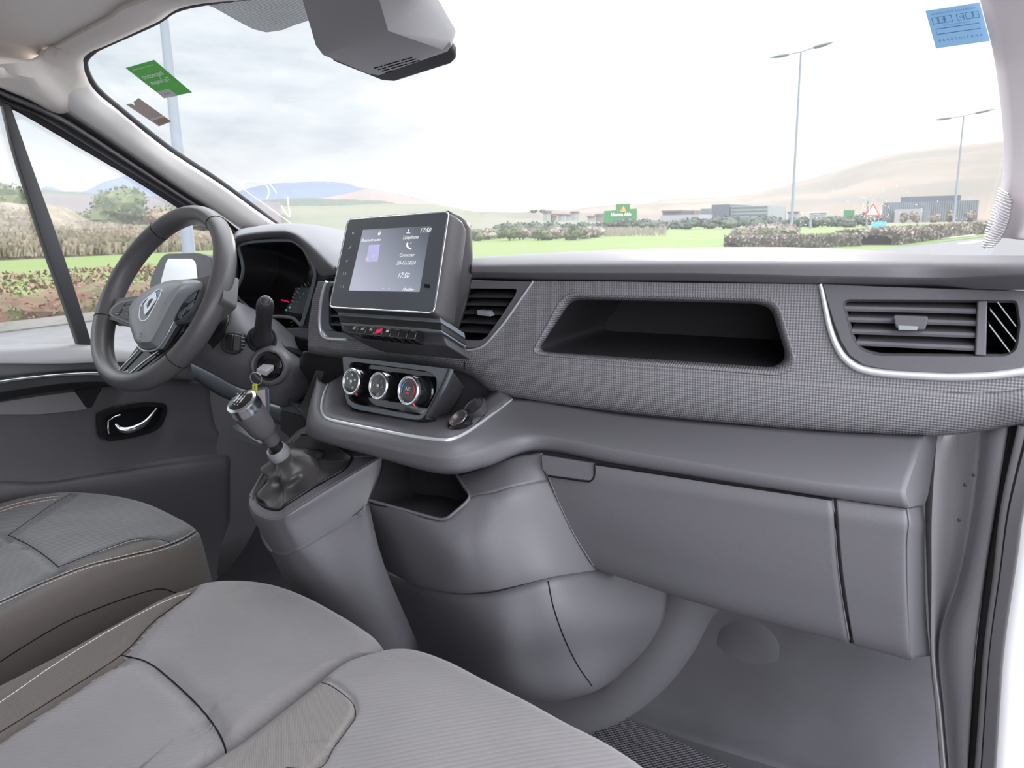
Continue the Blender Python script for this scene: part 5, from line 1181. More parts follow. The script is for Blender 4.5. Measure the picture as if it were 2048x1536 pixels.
# ================================================================ seats
def pip(p, poly):
    c = False; n = len(poly)
    for i in range(n):
        a, b = poly[i], poly[i-1]
        if (a[1] > p[1]) != (b[1] > p[1]) and p[0] < (b[0]-a[0])*(p[1]-a[1])/(b[1]-a[1])+a[0]: c = not c
    return c
def segd(p, a, b):
    ax, ay = a; bx, by = b; dx, dy = bx-ax, by-ay; L = dx*dx+dy*dy
    t = 0 if L == 0 else max(0, min(1, ((p[0]-ax)*dx+(p[1]-ay)*dy)/L)); return math.hypot(p[0]-ax-t*dx, p[1]-ay-t*dy)
def pld(p, L): return min(segd(p, a, b) for a, b in zip(L, L[1:]))
ZS = .42
def xy(L, n=None):
    P = [PZ(x, y, ZS) for x, y in L]; P = [Vector((p.x, p.y, 0)) for p in P]
    if n: P = cat(P, n)
    return [(p.x, p.y) for p in P]
def cushion(name, outline, zf, grooves, regions, mats, parent, z0=.22, R=.045, nt=300, nr=95, gw=.009, gd=.006):
    O = cat([Vector((a, b, 0)) for a, b in outline], nt, closed=True); c = sum(O, Vector())/nt
    prof = []
    for i in range(nr+1): prof.append((i/nr, None))
    rows = []; 
    def edge(th): return None
    for i in range(1, nr+1):
        s = (i/nr)**.8
        row = []
        for p in O:
            q = c+(p-c)*s; L = (p-c).length; d = L*(1-s)
            dz = 0 if d > R else -(R-math.sqrt(max(0, R*R-(R-d)**2)))
            z = zf(q.x, q.y)+dz
            for g in grooves:
                dd = pld((q.x, q.y), g)
                if dd < gw*3: z -= gd*math.exp(-(dd/gw)**2)
            row.append(Vector((q.x, q.y, z)))
        rows.append(row)
    for k, f in enumerate((.15, .35, .6, .85, 1)):
        last = rows[-1] if k == 0 else lastr
        if k == 0: lastr = rows[-1]
        row = []
        for p in lastr:
            b = .010*math.sin(math.pi*f*.9); dirn = (Vector((p.x, p.y, 0))-c); dirn.normalize()
            row.append(Vector((p.x, p.y, p.z+(z0-p.z)*f))+dirn*b)
        rows.append(row)
    V, Fc = grid(rows, closed=True)
    cv = Vector((c.x, c.y, zf(c.x, c.y))); V.append(cv); ci = len(V)-1
    Fc += [(ci, j, (j+1) % nt) for j in range(nt)]
    fm = []
    for f in Fc:
        g = sum((V[i] for i in f), Vector())/len(f); m_ = 0
        for reg, mi in regions:
            if reg == 'side':
                if g.z < zf(g.x, g.y)-R*.62: m_ = mi
            elif callable(reg):
                if reg(g.x, g.y): m_ = mi
            elif pip((g.x, g.y), reg): m_ = mi
        fm.append(m_)
    return mk(name, V, Fc, mats, parent, fmat=fm, ang=80)
def stitches(name, pts, parent, off=.001, dash=.0045, gapl=.0022, r=.00065):
    parts = []; P = pts; acc = 0; on_ = True; cur = [P[0]]; lim = dash
    P = lin(P, max(40, int(sum((b-a).length for a, b in zip(P, P[1:]))/.0011)))
    step = (P[1]-P[0]).length; nd = max(2, int(dash/step)); ng = max(1, int(gapl/step)); i = 0
    while i+nd < len(P): parts.append(tubeVF([P[i], P[i+nd]], r, 4)); i += nd+ng
    return mk(name, *merge(parts), M['stitch'], parent, smooth=False)

# driver's seat -------------------------------------------------
DS = thing('driver_seat', Vector((-.49, .45, .1)), 'dark grey fabric driver seat with beige double stitching, behind the steering wheel', 'seat')
dout = [(-.262, .15), (-.262, .30), (-.262, .45), (-.262, .60), (-.258, .72), (-.262, .785), (-.285, .822), (-.34, .846), (-.42, .868), (-.50, .882), (-.58, .880), (-.65, .860), (-.70, .825), (-.725, .77), (-.73, .68), (-.73, .5), (-.73, .3), (-.73, .15)]
def zD(x, y):
    t = (x+.49)/.235; z = .415+.010*abs(t)**3-.004
    z += .006*math.exp(-((y-.70)/.12)**2)
    if y < .62: z -= .018*min(1, (.62-y)/.15)*(1-min(1, abs(t))**4)
    return z
gD1 = xy([(-60, 1060), (17, 1070), (59, 1091), (94, 1115), (117, 1134)], 20)
gD2 = xy([(145, 986), (80, 1030), (17, 1070), (-40, 1110)], 20)
gD3 = xy([(-60, 1240), (0, 1192), (117, 1134), (199, 1103), (289, 1078), (345, 1082)], 24)
regL = xy([(145, 975), (80, 1030), (17, 1070), (-80, 1130), (-300, 1000), (-100, 900)])
def regR(x, y): return x > -.262-.235*.25+.0 and pld((x, y), gD3) < 1 and x > gx(gD3, y)
def gx(g, y):
    b = min(g, key=lambda q: abs(q[1]-y)); return b[0]
DSc = cushion('seat_cushion', dout, zD, [gD1, gD2, gD3], [(lambda x, y: x > gx(gD3, y) and y < .74, 1), (lambda x, y: x < -.66 and y < .80, 1), ('side', 1)], [M['rib_d'], M['bolster']], DS, z0=.19, R=.035)
bD = surf(DSc)
def st(b, pts, parent, n=160, off=.0005, **k): 
    P = onsurf(b, pts, off, n)
    if len(P) > 3: stitches('stitching', P, parent, **k)
def seam(b, pts, parent, r=.0009, mat=None, off=0.0, n=90):
    P = onsurf(b, pts, off, n)
    if len(P) > 3: tube('seam', P, r, mat or M['void'], parent, seg=5)
st(bD, [(-10, 1206), (80, 1166), (170, 1131), (240, 1113), (310, 1096), (360, 1078), (396, 1056)], DS); st(bD, [(-10, 1213), (80, 1173), (170, 1138), (240, 1120), (312, 1103), (364, 1085), (401, 1062)], DS)
seam(bD, [(-10, 1209), (80, 1169), (170, 1134), (240, 1116), (311, 1099), (362, 1081), (399, 1059)], DS, .0008)
st(bD, [(199, 1103), (240, 1089), (262, 1082), (289, 1078)], DS, 60)
seam(bD, [(117, 1134), (160, 1117), (199, 1102), (262, 1080), (289, 1078), (320, 1079), (345, 1086)], DS, .0006)
seam(bD, [(17, 1070), (59, 1091), (94, 1115), (117, 1134)], DS, .0008); seam(bD, [(17, 1070), (60, 1040), (100, 1012), (145, 986)], DS, .0006)
st(bD, [(0, 1017), (40, 1005), (80, 997), (118, 992)], DS, 60); st(bD, [(0, 1023), (40, 1011), (80, 1003), (115, 998)], DS, 60)
seam(bD, [(-10, 1330), (60, 1285), (130, 1245), (200, 1215), (270, 1190), (320, 1178), (352, 1186)], DS, .0010)
box('seat_base', -.70, -.285, .2, .80, .02, .20, M['black'], DS, bev=.01)

# passenger bench: middle and outer cushions -------------------
PS = thing('bench_seat', Vector((.27, .4, .1)), 'double passenger bench seat in ribbed grey fabric, nearest the camera', 'seat')
cleft = xy([(380, 1536), (441, 1494), (540, 1420), (625, 1361), (695, 1314), (766, 1291)], 24)
cb0 = (cleft[0][0]+(cleft[0][0]-cleft[6][0])*1.2, cleft[0][1]+(cleft[0][1]-cleft[6][1])*1.2)
mo = [(-.095, .02), (-.095, .2), (-.102, .40), (-.108, .55), (-.106, .63), (-.090, .680), (-.052, .712), (.0, .728), (.06, .725), (.12, .713), (.18, .697), (.225, .680), (.252, .657)]
clb = [(a, b) for a, b in reversed(cleft)]
mo2 = mo+[(a+.003, b) for a, b in clb[2:]]+[(clb[-1][0], .10), (clb[-1][0], .02)]
def zM(x, y):
    t = (x-.07)/.16; z = .418+.004*math.exp(-((y-.62)/.08)**2)
    a = max(0, (.02-x)/.10); z += .006*min(1, a)
    return z
gM1 = xy([(242, 1310), (297, 1326), (352, 1369), (410, 1427), (447, 1486), (455, 1540), (450, 1600)], 30)
gM2 = xy([(-100, 1530), (4, 1466), (120, 1390), (242, 1310), (300, 1250), (383, 1187)], 30)
cushion('middle_cushion', mo2, zM, [gM1, gM2], [(lambda x, y: x < gx(gM2, y) and y < .67, 1), ('side', 1)], [M['rib'], M['bolster']], PS, z0=.2, R=.032, gd=.009, gw=.011)
PSm = bpy.data.objects['middle_cushion']; bM = surf(PSm)
st(bM, [(-5, 1408), (50, 1370), (100, 1335), (195, 1275), (290, 1222), (345, 1196), (383, 1185)], PS, 200)
seam(bM, [(-5, 1400), (50, 1363), (100, 1328), (195, 1268), (290, 1216), (345, 1190), (378, 1180)], PS, .0006, M['bolster'], .0)
seam(bM, [(242, 1310), (297, 1326), (352, 1369), (410, 1427), (447, 1486), (456, 1545)], PS, .0010); seam(bM, [(-5, 1468), (120, 1390), (242, 1310), (300, 1250), (345, 1215), (383, 1187)], PS, .0007)
oo = [(a+.001, b) for a, b in cleft[:-1]]
oo2 = [(cleft[0][0], .02), (cleft[0][0], .10)]+oo+[(.262, .664), (.29, .676), (.34, .674), (.40, .660), (.46, .646), (.52, .628), (.58, .612), (.625, .59), (.648, .555), (.655, .50), (.655, .3), (.655, .1), (.655, .02)]
def zO(x, y): return .424+.004*math.exp(-((y-.58)/.08)**2)
gO = xy([(560, 1600), (600, 1560), (640, 1536), (668, 1496), (700, 1452), (711, 1432), (703, 1404), (664, 1373), (630, 1362)], 40)
patch = gO+[cleft[i] for i in range(14, -1, -1)]
cushion('outer_cushion', oo2, zO, [gO], [(patch, 1)], [M['rib'], M['plain']], PS, z0=.2, R=.032, gd=.003, gw=.003)
bO = surf(bpy.data.objects['outer_cushion'])
seam(bO, [(572, 1536), (640, 1536), (668, 1496), (700, 1452), (711, 1432), (703, 1404), (664, 1373), (630, 1362)], PS, .0006)
box('seat_base', -.05, .60, .05, .56, .02, .21, M['black'], PS, bev=.01)
# ================================================================ outside: exterior mirror
MI = thing('door_mirror', PX(350, 590, -1.0), 'black exterior door mirror with a bright reflecting glass, seen through the steering wheel', 'mirror')
XM = (PX(352, 570, -.98), Vector((.33, -.93, .12)).normalized())
mo_ = rc([(296, 640), (300, 560), (318, 520), (330, 507), (395, 505), (420, 512), (440, 640)], [4, 10, 8, 8, 8, 8, 4], 4)
plate('mirror_housing', mo_, M['dark'], MI, thick=.09, plane=XM, bev=.012, seg=3)
mg = rc([(317, 640), (322, 560), (332, 524), (336, 518), (384, 518), (392, 526), (404, 640)], [2, 6, 6, 4, 5, 8, 2], 4)
M['mirror'] = new_mat('mirror_glass', (.95, .95, .95), .04, metal=1)
MGn = XM[1]
plate('mirror_glass', mg, M['mirror'], MI, thick=.003, plane=XM, off=.003, bev=.0005)
plate('mirror_foot', [(400, 560), (470, 575), (490, 640), (400, 640)], M['dark'], MI, thick=.05, plane=XM, off=-.03, bev=.008)

# ================================================================ ground, road, grass
GZ = -.5
def gm(name, c1, c2, sc1, rough=.9, bump=(8, .6, .05)):
    c1 = tuple(c*EXT for c in c1); c2 = tuple(c*EXT for c in c2)
    return new_mat(name, c1, rough, spec=.2, var=(sc1, 0, c2), bump=('grain', bump[0], bump[1], bump[2]))
M['grass'] = gm('grass', (.34, .52, .13), (.42, .50, .20), .25)
M['field'] = gm('dry_field', (.42, .43, .26), (.50, .46, .36), .03)
M['asphalt'] = gm('asphalt', (.42, .41, .42), (.36, .355, .37), 3, .85, (60, .4, .01))
M['kerb'] = gm('concrete_kerb', (.55, .53, .48), (.44, .42, .38), 2)
M['scrub'] = gm('dry_scrub', (.66, .56, .44), (.46, .40, .28), .9, .95, (3, 1, .3))
M['hedge'] = gm('hedge_leaves', (.50, .48, .26), (.66, .34, .28), 3.5)
M['hedge2'] = gm('brown_hedge', (.78, .64, .58), (.58, .56, .40), 1.2)
M['tree'] = gm('tree_leaves', (.26, .33, .20), (.38, .42, .22), .8)
M['treed'] = gm('dark_tree_leaves', (.24, .29, .25), (.32, .36, .28), .4)
M['bark'] = new_mat('bark', tuple(c*EXT for c in (.20, .16, .13)), .9)
M['paintline'] = new_mat('road_paint', (.85, .85, .83), .8)
M['mount'] = gm('haze_blue_mountain', (.30, .37, .50), (.36, .42, .54), .002)  # aerial haze is put into this blue base colour
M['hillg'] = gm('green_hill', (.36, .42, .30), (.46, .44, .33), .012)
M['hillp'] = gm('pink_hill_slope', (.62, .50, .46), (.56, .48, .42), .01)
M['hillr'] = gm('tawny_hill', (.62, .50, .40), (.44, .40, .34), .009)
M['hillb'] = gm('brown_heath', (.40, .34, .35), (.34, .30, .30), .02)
def ground(name, pts, z, mat):
    o = mk(name, [Vector((x, y, z)) for x, y in pts]+[Vector((x, y, z-.3)) for x, y in pts],
           [tuple(range(len(pts))), tuple(range(2*len(pts)-1, len(pts)-1, -1))]+[(i, (i+1) % len(pts), (i+1) % len(pts)+len(pts), i+len(pts)) for i in range(len(pts))], mat, smooth=False)
    return setp(o, kind='structure')
# base land
ground('ground_field', [(-2500, -300), (2500, -300), (2500, 2600), (-2500, 2600)], GZ-.12, M['field'])
ground('ground_grass', [(-44, -60), (-11.3, -60), (-11.3, 29), (-6, 34), (-1.6, 37), (6, 70), (14, 110), (20, 150), (-60, 150), (-80, 60)], GZ-.03, M['grass'])
ground('ground_road', [(-11.3, -60), (60, -60), (60, 60), (34, 120), (34, 170), (24, 170), (13, 103), (6, 66), (-1.4, 37), (-6, 33.4), (-11.3, 28)], GZ, M['asphalt'])
kb_ = tubeVF([Vector((-11.3, -60, GZ+.02)), Vector((-11.3, 28, GZ+.02))], .13, 6)
o = mk('ground_kerb', *kb_, M['kerb']); setp(o, kind='structure')
for (a, b) in (((1915, 487), (1945, 482)), ((1868, 477), (1935, 470))):
    p, q = PZ(*a, GZ+.01), PZ(*b, GZ+.01)
    w = Vector((.5, .1, 0)); o = mk('ground_marking', [p, p+w, q+w, q], [(0, 1, 2, 3)], M['paintline'], smooth=False, sol=.01); setp(o, kind='structure')

ORD = 'first second third fourth fifth sixth seventh eighth ninth tenth eleventh twelfth thirteenth fourteenth fifteenth sixteenth seventeenth eighteenth nineteenth twentieth twenty-first twenty-second twenty-third twenty-fourth'.split()
# foliage made of many small leaf clumps
def leafcloud(rnd, c, rad, n, size, seed=0):
    V = []; Fc = []
    for i in range(n):
        d = Vector((rnd.gauss(0, 1), rnd.gauss(0, 1), rnd.gauss(0, 1))).normalized()*(rnd.random()**.33)
        p = c+Vector((d.x*rad[0], d.y*rad[1], d.z*rad[2])); s = size*rnd.uniform(.5, 1.3)
        a = Vector((rnd.gauss(0, 1), rnd.gauss(0, 1), rnd.gauss(0, 1))).normalized(); b = a.cross(Vector((rnd.gauss(0, 1), rnd.gauss(0, 1), rnd.gauss(0, 1)))).normalized(); e_ = a.cross(b)
        k = len(V); V += [p-a*s, p+b*s*.6+e_*s*.15, p+a*s, p-b*s*.6+e_*s*.15]; Fc.append((k, k+1, k+2, k+3))
    return V, Fc
def ico(c, rad, rnd, sub=2, amp=.25):
    bm = bmesh.new(); bmesh.ops.create_icosphere(bm, subdivisions=sub, radius=1)
    V = []
    for v in bm.verts:
        k = 1+rnd.uniform(-amp, amp); V.append(Vector((c.x+v.co.x*rad[0]*k, c.y+v.co.y*rad[1]*k, c.z+v.co.z*rad[2]*k)))
    Fc = [tuple(v.index for v in f.verts) for f in bm.faces]; bm.free(); return V, Fc
def bush(name, p, rx, ry, rz, mat, label, cat_, group=None, n=500, leaf=None, trunk=0, seed=1):
    rnd = random.Random(seed); parts = []; rb = random.Random(seed+99)
    t = thing(name, p, label, cat_, group)
    for i in range(6):
        c = p+Vector((rb.uniform(-.5, .5)*rx, rb.uniform(-.5, .5)*ry, trunk+rz*rb.uniform(.45, 1.15)))
        r = rb.uniform(.45, .7); parts.append(ico(c, (rx*r, ry*r, rz*r*.8), rnd, 2, .16)); parts.append(leafcloud(rnd, c, (rx*r*1.25, ry*r*1.25, rz*r*1.05), n//6, leaf or rx*.10))
    mk('foliage', *merge(parts), mat, t, smooth=False)
    mk('trunk', *tubeVF([p+Vector((0, 0, -.1)), p+Vector((rx*.03, 0, trunk+rz*.5))], [rx*.07+.02, rx*.03+.01], 6), M['bark'], t)
    return t
def hedge(name, path, hgt, wid, mat, label, n=4000, leaf=.10, seed=2):
    rnd = random.Random(seed); parts = []; P = lin(path, max(8, int(sum((b-a).length for a, b in zip(path, path[1:]))/(wid*.6))))
    rows = []
    for i, p in enumerate(P):
        a = P[max(0, i-1)]; b = P[min(len(P)-1, i+1)]; t = (b-a).normalized(); s = Vector((t.y, -t.x, 0))
        h_ = hgt*rnd.uniform(.5, .85)
        prof = [(-.5, 0), (-.55, .5), (-.4, .9), (0, 1.0), (.4, .9), (.55, .5), (.5, 0)]
        rows.append([p+s*(u*wid*rnd.uniform(.85, 1.1))+Vector((0, 0, v*h_)) for u, v in prof])
    parts.append(grid(rows))
    V = []; Fc = []
    for i in range(n):
        f = rnd.random()*(len(P)-1); k = int(f); p0_, p1_ = P[k], P[min(k+1, len(P)-1)]; p = p0_.lerp(p1_, f-k); t = (p1_-p0_); t = t.normalized() if t.length > 0 else Vector((0, 1, 0)); s_ = Vector((t.y, -t.x, 0))
        a_ = rnd.uniform(0, math.pi); sd_ = rnd.choice((-1, 1)); p = p+(s_*(sd_*wid*rnd.uniform(.50, .66))+Vector((0, 0, rnd.random()*hgt*.95)) if rnd.random() < .6 else s_*(rnd.uniform(-.55, .55)*wid)+Vector((0, 0, rnd.uniform(.75, 1.1)*hgt)))
        s = leaf*rnd.uniform(.5, 1.4); a = Vector((rnd.gauss(0, 1), rnd.gauss(0, 1), rnd.gauss(0, 1))).normalized(); b = a.cross(Vector((0, .3, 1))).normalized()
        k = len(V); V += [p-a*s, p+b*s*.6, p+a*s, p-b*s*.6]; Fc.append((k, k+1, k+2, k+3))
    parts.append((V, Fc))
    o = mk(name, *merge(parts), mat, smooth=False)
    return setp(o, label, 'hedge')
hedge('hedge', [Vector((-12.3, y, GZ-.05)) for y in (-25, -5, 8, 16)], .78, 1.4, M['hedge'], 'low hedge with reddish leaves behind the kerb, seen through the driver window', 26000, .05)
h1 = [PZ(x, y, GZ) for x, y in [(1235, 500), (1350, 499), (1450, 500), (1560, 500)]]
hedge('hedge', [PZ(1462, 496, GZ), PZ(1600, 493, GZ), PZ(1690, 490, GZ)], .5, 1.8, M['hedge2'], 'low brown bare roadside hedge just beyond the dashboard at the foot of the tall lamp', 16000, .11, 4)
hedge('hedge', [PZ(1728, 489, GZ), PZ(1800, 480, GZ), PZ(1900, 469, GZ), PZ(1985, 461, GZ)], .65, 2.5, M['hedge2'], 'brown roadside hedge along the road edge at the far right', 14000, .15, 6)
bush('round_bush', PZ(1500, 491, GZ)+Vector((0, 2.5, 0)), 2.2, 1.2, .7, M['hedge2'], 'round brown bare bush just left of the tall double lamp post', 'bush', n=4000, leaf=.10, seed=12)

# scrub bank beyond the grass on the left
def ridge(name, top, Yt=None, base_f=.8, base_z=GZ-.2, mat=None, X=None, n=80, amp=0, seed=1, kind='structure', backf=1.25, backz=0, n2=10):
    from mathutils import noise as mn
    T = cat([PX(x, y, X) if X is not None else PY(x, y, Yt) for x, y in top], n)
    rows = []
    for k in range(n2+1):
        f = k/n2; row = []
        for p in T:
            b = Vector((CAM.x+(p.x-CAM.x)*base_f, CAM.y+(p.y-CAM.y)*base_f, base_z)); q = b.lerp(p, f); q.z = base_z+(p.z-base_z)*(f**.8)
            sc_n = 1/max(1, abs(amp)*14); q.z += (mn.noise(Vector((q.x*sc_n, q.y*sc_n, seed*3.7)))*1.2+.5*mn.noise(Vector((q.x*sc_n*4, q.y*sc_n*4, seed))))*amp*(math.sin(math.pi*f) if k < n2 else .5); row.append(q)
        rows.append(row)
    rows.append([Vector((CAM.x+(p.x-CAM.x)*backf, CAM.y+(p.y-CAM.y)*backf, base_z+backz)) for p in T])
    o = mk(name, *grid(rows), mat); setp(o, kind=kind); return o
ridge('ground_bank', [(-250, 395), (-60, 400), (5, 405), (60, 408), (130, 415), (180, 440), (240, 450), (330, 448), (400, 460), (480, 470), (560, 480), (640, 485)], X=-54, base_f=.86, base_z=GZ-.1, mat=M['scrub'], n=160, amp=.5, seed=3, backf=1.5)
rnd = random.Random(8)
V, Fc = [], []
Tt = [PX(x, y, -53.5) for x, y in [(-60, 420), (60, 430), (180, 455), (330, 465), (470, 485)]]
for i in range(9000):
    f = rnd.random(); p = cat_ = None
    k = rnd.random()*(len(Tt)-1); a = int(k); p = Tt[a].lerp(Tt[min(a+1, len(Tt)-1)], k-a); g_ = .865+.13*rnd.random()
    base = Vector((CAM.x+(p.x-CAM.x)*g_, CAM.y+(p.y-CAM.y)*g_, 0)); base.z = GZ+(p.z-GZ)*(((g_-.86)/.14)**.8)-.1
    s = rnd.uniform(.2, .75); d = Vector((rnd.uniform(-.3, .3), rnd.uniform(-.3, .3), 1)).normalized()*s; w = Vector((rnd.uniform(-1, 1), rnd.uniform(-1, 1), 0)).normalized()*rnd.uniform(.03, .09)
    j = len(V); V += [base-w, base+w, base+d+w*1.5, base+d-w*1.5]; Fc.append((j, j+1, j+2, j+3))
setp(mk('dry_grass', V, Fc, gm('straw', (.86, .72, .55), (.56, .50, .34), .5), smooth=False), 'tall dry grass and scrub covering the bank beyond the driver window', 'dry grass', kind='stuff')
# trees on the bank
for i, (x, y, X, r, h_, mt_, lb) in enumerate([
    (245, 455, -55, 2.2, 2.2, 'tree', 'dark green leafy tree on the bank, tallest one seen through the driver window'),
    (200, 458, -60.5, 2.2, 1.1, 'tree', 'low green bush on the bank left of the tallest tree'),
    (322, 460, -56, 2.6, 1.3, 'hedge', 'yellow-green bush on the bank right of the tallest tree'),
    (365, 462, -63, 3.2, 1.9, 'tree', 'pale green tree on the bank beside the steering wheel rim'),
    (30, 425, -57, 2.2, 1.8, 'tree', 'grey-green tree at the far left edge beyond the window mullion')]):
    p = PX(x, y, X); bush('bank_tree', p-Vector((0, 0, .4)), r, r, h_, M[mt_], lb, 'tree', n=1500, leaf=.16, seed=20+i)
# heath slope, tree line, mountains
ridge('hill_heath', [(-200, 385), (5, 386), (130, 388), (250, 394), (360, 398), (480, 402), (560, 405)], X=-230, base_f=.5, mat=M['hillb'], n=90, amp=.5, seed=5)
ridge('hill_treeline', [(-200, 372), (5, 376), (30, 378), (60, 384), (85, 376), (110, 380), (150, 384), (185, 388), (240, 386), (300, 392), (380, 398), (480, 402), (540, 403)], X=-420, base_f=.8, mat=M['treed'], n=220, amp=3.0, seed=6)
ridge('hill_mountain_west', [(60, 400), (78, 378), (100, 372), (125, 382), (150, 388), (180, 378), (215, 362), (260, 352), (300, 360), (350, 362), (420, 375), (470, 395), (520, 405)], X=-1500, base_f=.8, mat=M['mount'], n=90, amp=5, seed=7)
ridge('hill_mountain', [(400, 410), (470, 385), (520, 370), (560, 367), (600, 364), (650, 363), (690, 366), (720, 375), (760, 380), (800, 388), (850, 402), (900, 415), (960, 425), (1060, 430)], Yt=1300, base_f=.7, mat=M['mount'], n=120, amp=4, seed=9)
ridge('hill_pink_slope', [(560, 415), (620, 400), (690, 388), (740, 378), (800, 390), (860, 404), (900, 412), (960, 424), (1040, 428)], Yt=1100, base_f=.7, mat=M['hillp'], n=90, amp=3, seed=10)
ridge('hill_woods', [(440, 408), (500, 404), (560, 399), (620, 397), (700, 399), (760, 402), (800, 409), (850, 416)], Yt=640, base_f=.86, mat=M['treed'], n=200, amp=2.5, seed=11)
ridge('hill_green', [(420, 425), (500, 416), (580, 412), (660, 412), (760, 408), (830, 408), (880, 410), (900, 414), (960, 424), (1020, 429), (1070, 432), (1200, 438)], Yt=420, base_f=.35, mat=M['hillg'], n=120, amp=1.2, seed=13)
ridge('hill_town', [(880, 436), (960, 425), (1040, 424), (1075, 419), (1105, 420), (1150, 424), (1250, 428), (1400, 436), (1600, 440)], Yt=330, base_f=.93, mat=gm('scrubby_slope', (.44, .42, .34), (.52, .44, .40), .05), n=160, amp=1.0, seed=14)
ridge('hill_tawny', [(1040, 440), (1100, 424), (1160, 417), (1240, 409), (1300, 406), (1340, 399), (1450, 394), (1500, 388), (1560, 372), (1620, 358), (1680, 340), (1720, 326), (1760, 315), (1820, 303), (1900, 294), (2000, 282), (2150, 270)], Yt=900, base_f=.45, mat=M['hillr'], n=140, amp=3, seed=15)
rnd = random.Random(31)
for i in range(12):
    x = 958+i*21+rnd.uniform(-4, 4); p = PY(x, 470, 60+(i % 3)*4.5); p.z = GZ; s = rnd.uniform(.5, .75)
    bush('scrub_bush', p, 1.5*s, 1.2*s, 1.0*s, M['hedge2' if i % 3 else 'tree'], '%s scrub bush from the left, beyond the near grass right of the touchscreen' % ORD[i], 'bush', 'scrub bushes beyond the near grass', n=500, leaf=.18, seed=150+i)
# dark shrubs in the middle distance
for i in range(24):
    x = 1010+i*31+rnd.uniform(-3, 3); Yb = rnd.uniform(118, 124)+(i % 2)*9; p = PY(x, 470, Yb); p.z = GZ
    if x > 1735: continue
    s = rnd.uniform(.75, 1.1)
    b = bush('shrub', p, 1.9*s, 1.3*s, 1.1*s, M['treed'], '%s dark green shrub from the left in the row before the distant buildings' % ORD[i], 'shrub', 'shrubs in front of the distant buildings', n=260, leaf=.3, seed=40+i)
for i, (x, r) in enumerate([(1806, 2.0), (1830, 2.4), (1868, 2.6), (1898, 2.2), (1940, 2.2)]):
    p = PY(x, 455, 186); p.z = GZ; r *= .42
    bush('shrub', p, r, r, 1.3, M['hedge2'], '%s brown-green shrub from the left before the long dark office building' % ['first', 'second', 'third', 'fourth', 'fifth'][i], 'shrub', 'shrubs before the long dark building', n=240, leaf=.4, seed=80+i)
# reeds and long grass beyond the near grass
V, Fc = [], []
for i in range(5000):
    x = min(1330, 940+abs(rnd.gauss(0, 150))); p = PY(x, 470, rnd.uniform(72, 105)); p.z = GZ; s = rnd.uniform(.3, .8)
    w = Vector((rnd.uniform(.04, .12), 0, 0)); d = Vector((rnd.uniform(-.2, .2), 0, s)); j = len(V); V += [p-w, p+w, p+d+w, p+d-w]; Fc.append((j, j+1, j+2, j+3))
setp(mk('long_dry_grass', V, Fc, gm('reed_straw', (.80, .72, .60), (.60, .56, .44), .3), smooth=False), 'band of long dry grass beyond the near green verge, right of the touchscreen', 'dry grass', kind='stuff')

# ================================================================ lamp posts
M['post'] = new_mat('galvanised_post', (.15, .175, .20), .6)
M['lampshell'] = new_mat('lamp_shell', (.16, .18, .19), .5)
def lamp(basepx, Yb, toppx, heads, label, r=.09, group=None, p0=None):
    p = p0 or PY(basepx[0], basepx[1], Yb); zt = PY(toppx[0], toppx[1], p.y).z; p.z = GZ
    t = thing('street_lamp', p, label, 'street lamp', group)
    top = Vector((p.x, p.y, zt))
    tube('pole', [p, p+Vector((0, 0, .9)), p+Vector((0, 0, .95)), top], [r*1.35, r*1.35, r, r*.6], M['post'], t, seg=14)
    for (dx, dz) in heads:
        a = top+Vector((0, 0, 0)); b = top+Vector((dx*.6, 0, dz*.6)); c = top+Vector((dx*1.7, 0, dz*1.5))
        tube('arm', [a, b], r*.35, M['post'], t); tube('lamp_head', [b, b.lerp(c, .15), b.lerp(c, .6), c], [r*.6, r*2.2, r*2.3, r*.5], M['lampshell'], t, seg=10, flat=.5)
    return t
lamp((1581, 487), 46.2, (1598, 104), [(.95, .20), (-.95, -.08)], 'tall street lamp with two arms in the middle of the windscreen, tawny hill behind', .085)
lamp((1905, 463), 78, (1925, 232), [(1.3, .25), (-1.3, -.1)], 'thinner and farther double-arm street lamp near the right edge of the windscreen', .10)
pl_ = PZ(392, 636, GZ); lamp(None, None, (318, -60), [(1.3, .2)], 'thick near street lamp pole on the left, passing behind the green sticker and the wheel', .105, p0=pl_)
for i, x in enumerate((1340, 1357, 1618, 1740)):
    pass
lamp((1620, 463), 110, (1620, 432), [(.6, .1)], 'small distant lamp post right of the tall double lamp', .12)
# warning sign
sp0 = PY(1731, 473, 62); sp0.z = GZ
SG = thing('road_sign', sp0, 'red-edged triangular warning sign over a blue plate, on a grey post before the pale buildings', 'road sign')
zt = PY(1740, 402, 62).z
tube('post', [sp0, Vector((sp0.x, sp0.y, zt))], .06, M['post'], SG)
def tri(s, dy, dz=0): c = Vector((sp0.x+.35, sp0.y-dy, zt-.75+dz)); return [c+Vector((-s, 0, -s*.6)), c+Vector((s, 0, -s*.6)), c+Vector((0, 0, s*1.1))]
slab('sign_plate', tri(.55, .08), Vector((0, 1, 0)), .03, M['redp'], SG, smooth=False)
slab('sign_face', tri(.36, .10), Vector((0, 1, 0)), .02, M['white'], SG, smooth=False)
c_ = Vector((sp0.x+.8, sp0.y-.08, zt-1.7)); slab('blue_plate', [c_+Vector((-.5, 0, -.22)), c_+Vector((.5, 0, -.22)), c_+Vector((.5, 0, .22)), c_+Vector((-.5, 0, .22))], Vector((0, 1, 0)), .03, M['bluep'], SG, smooth=False)

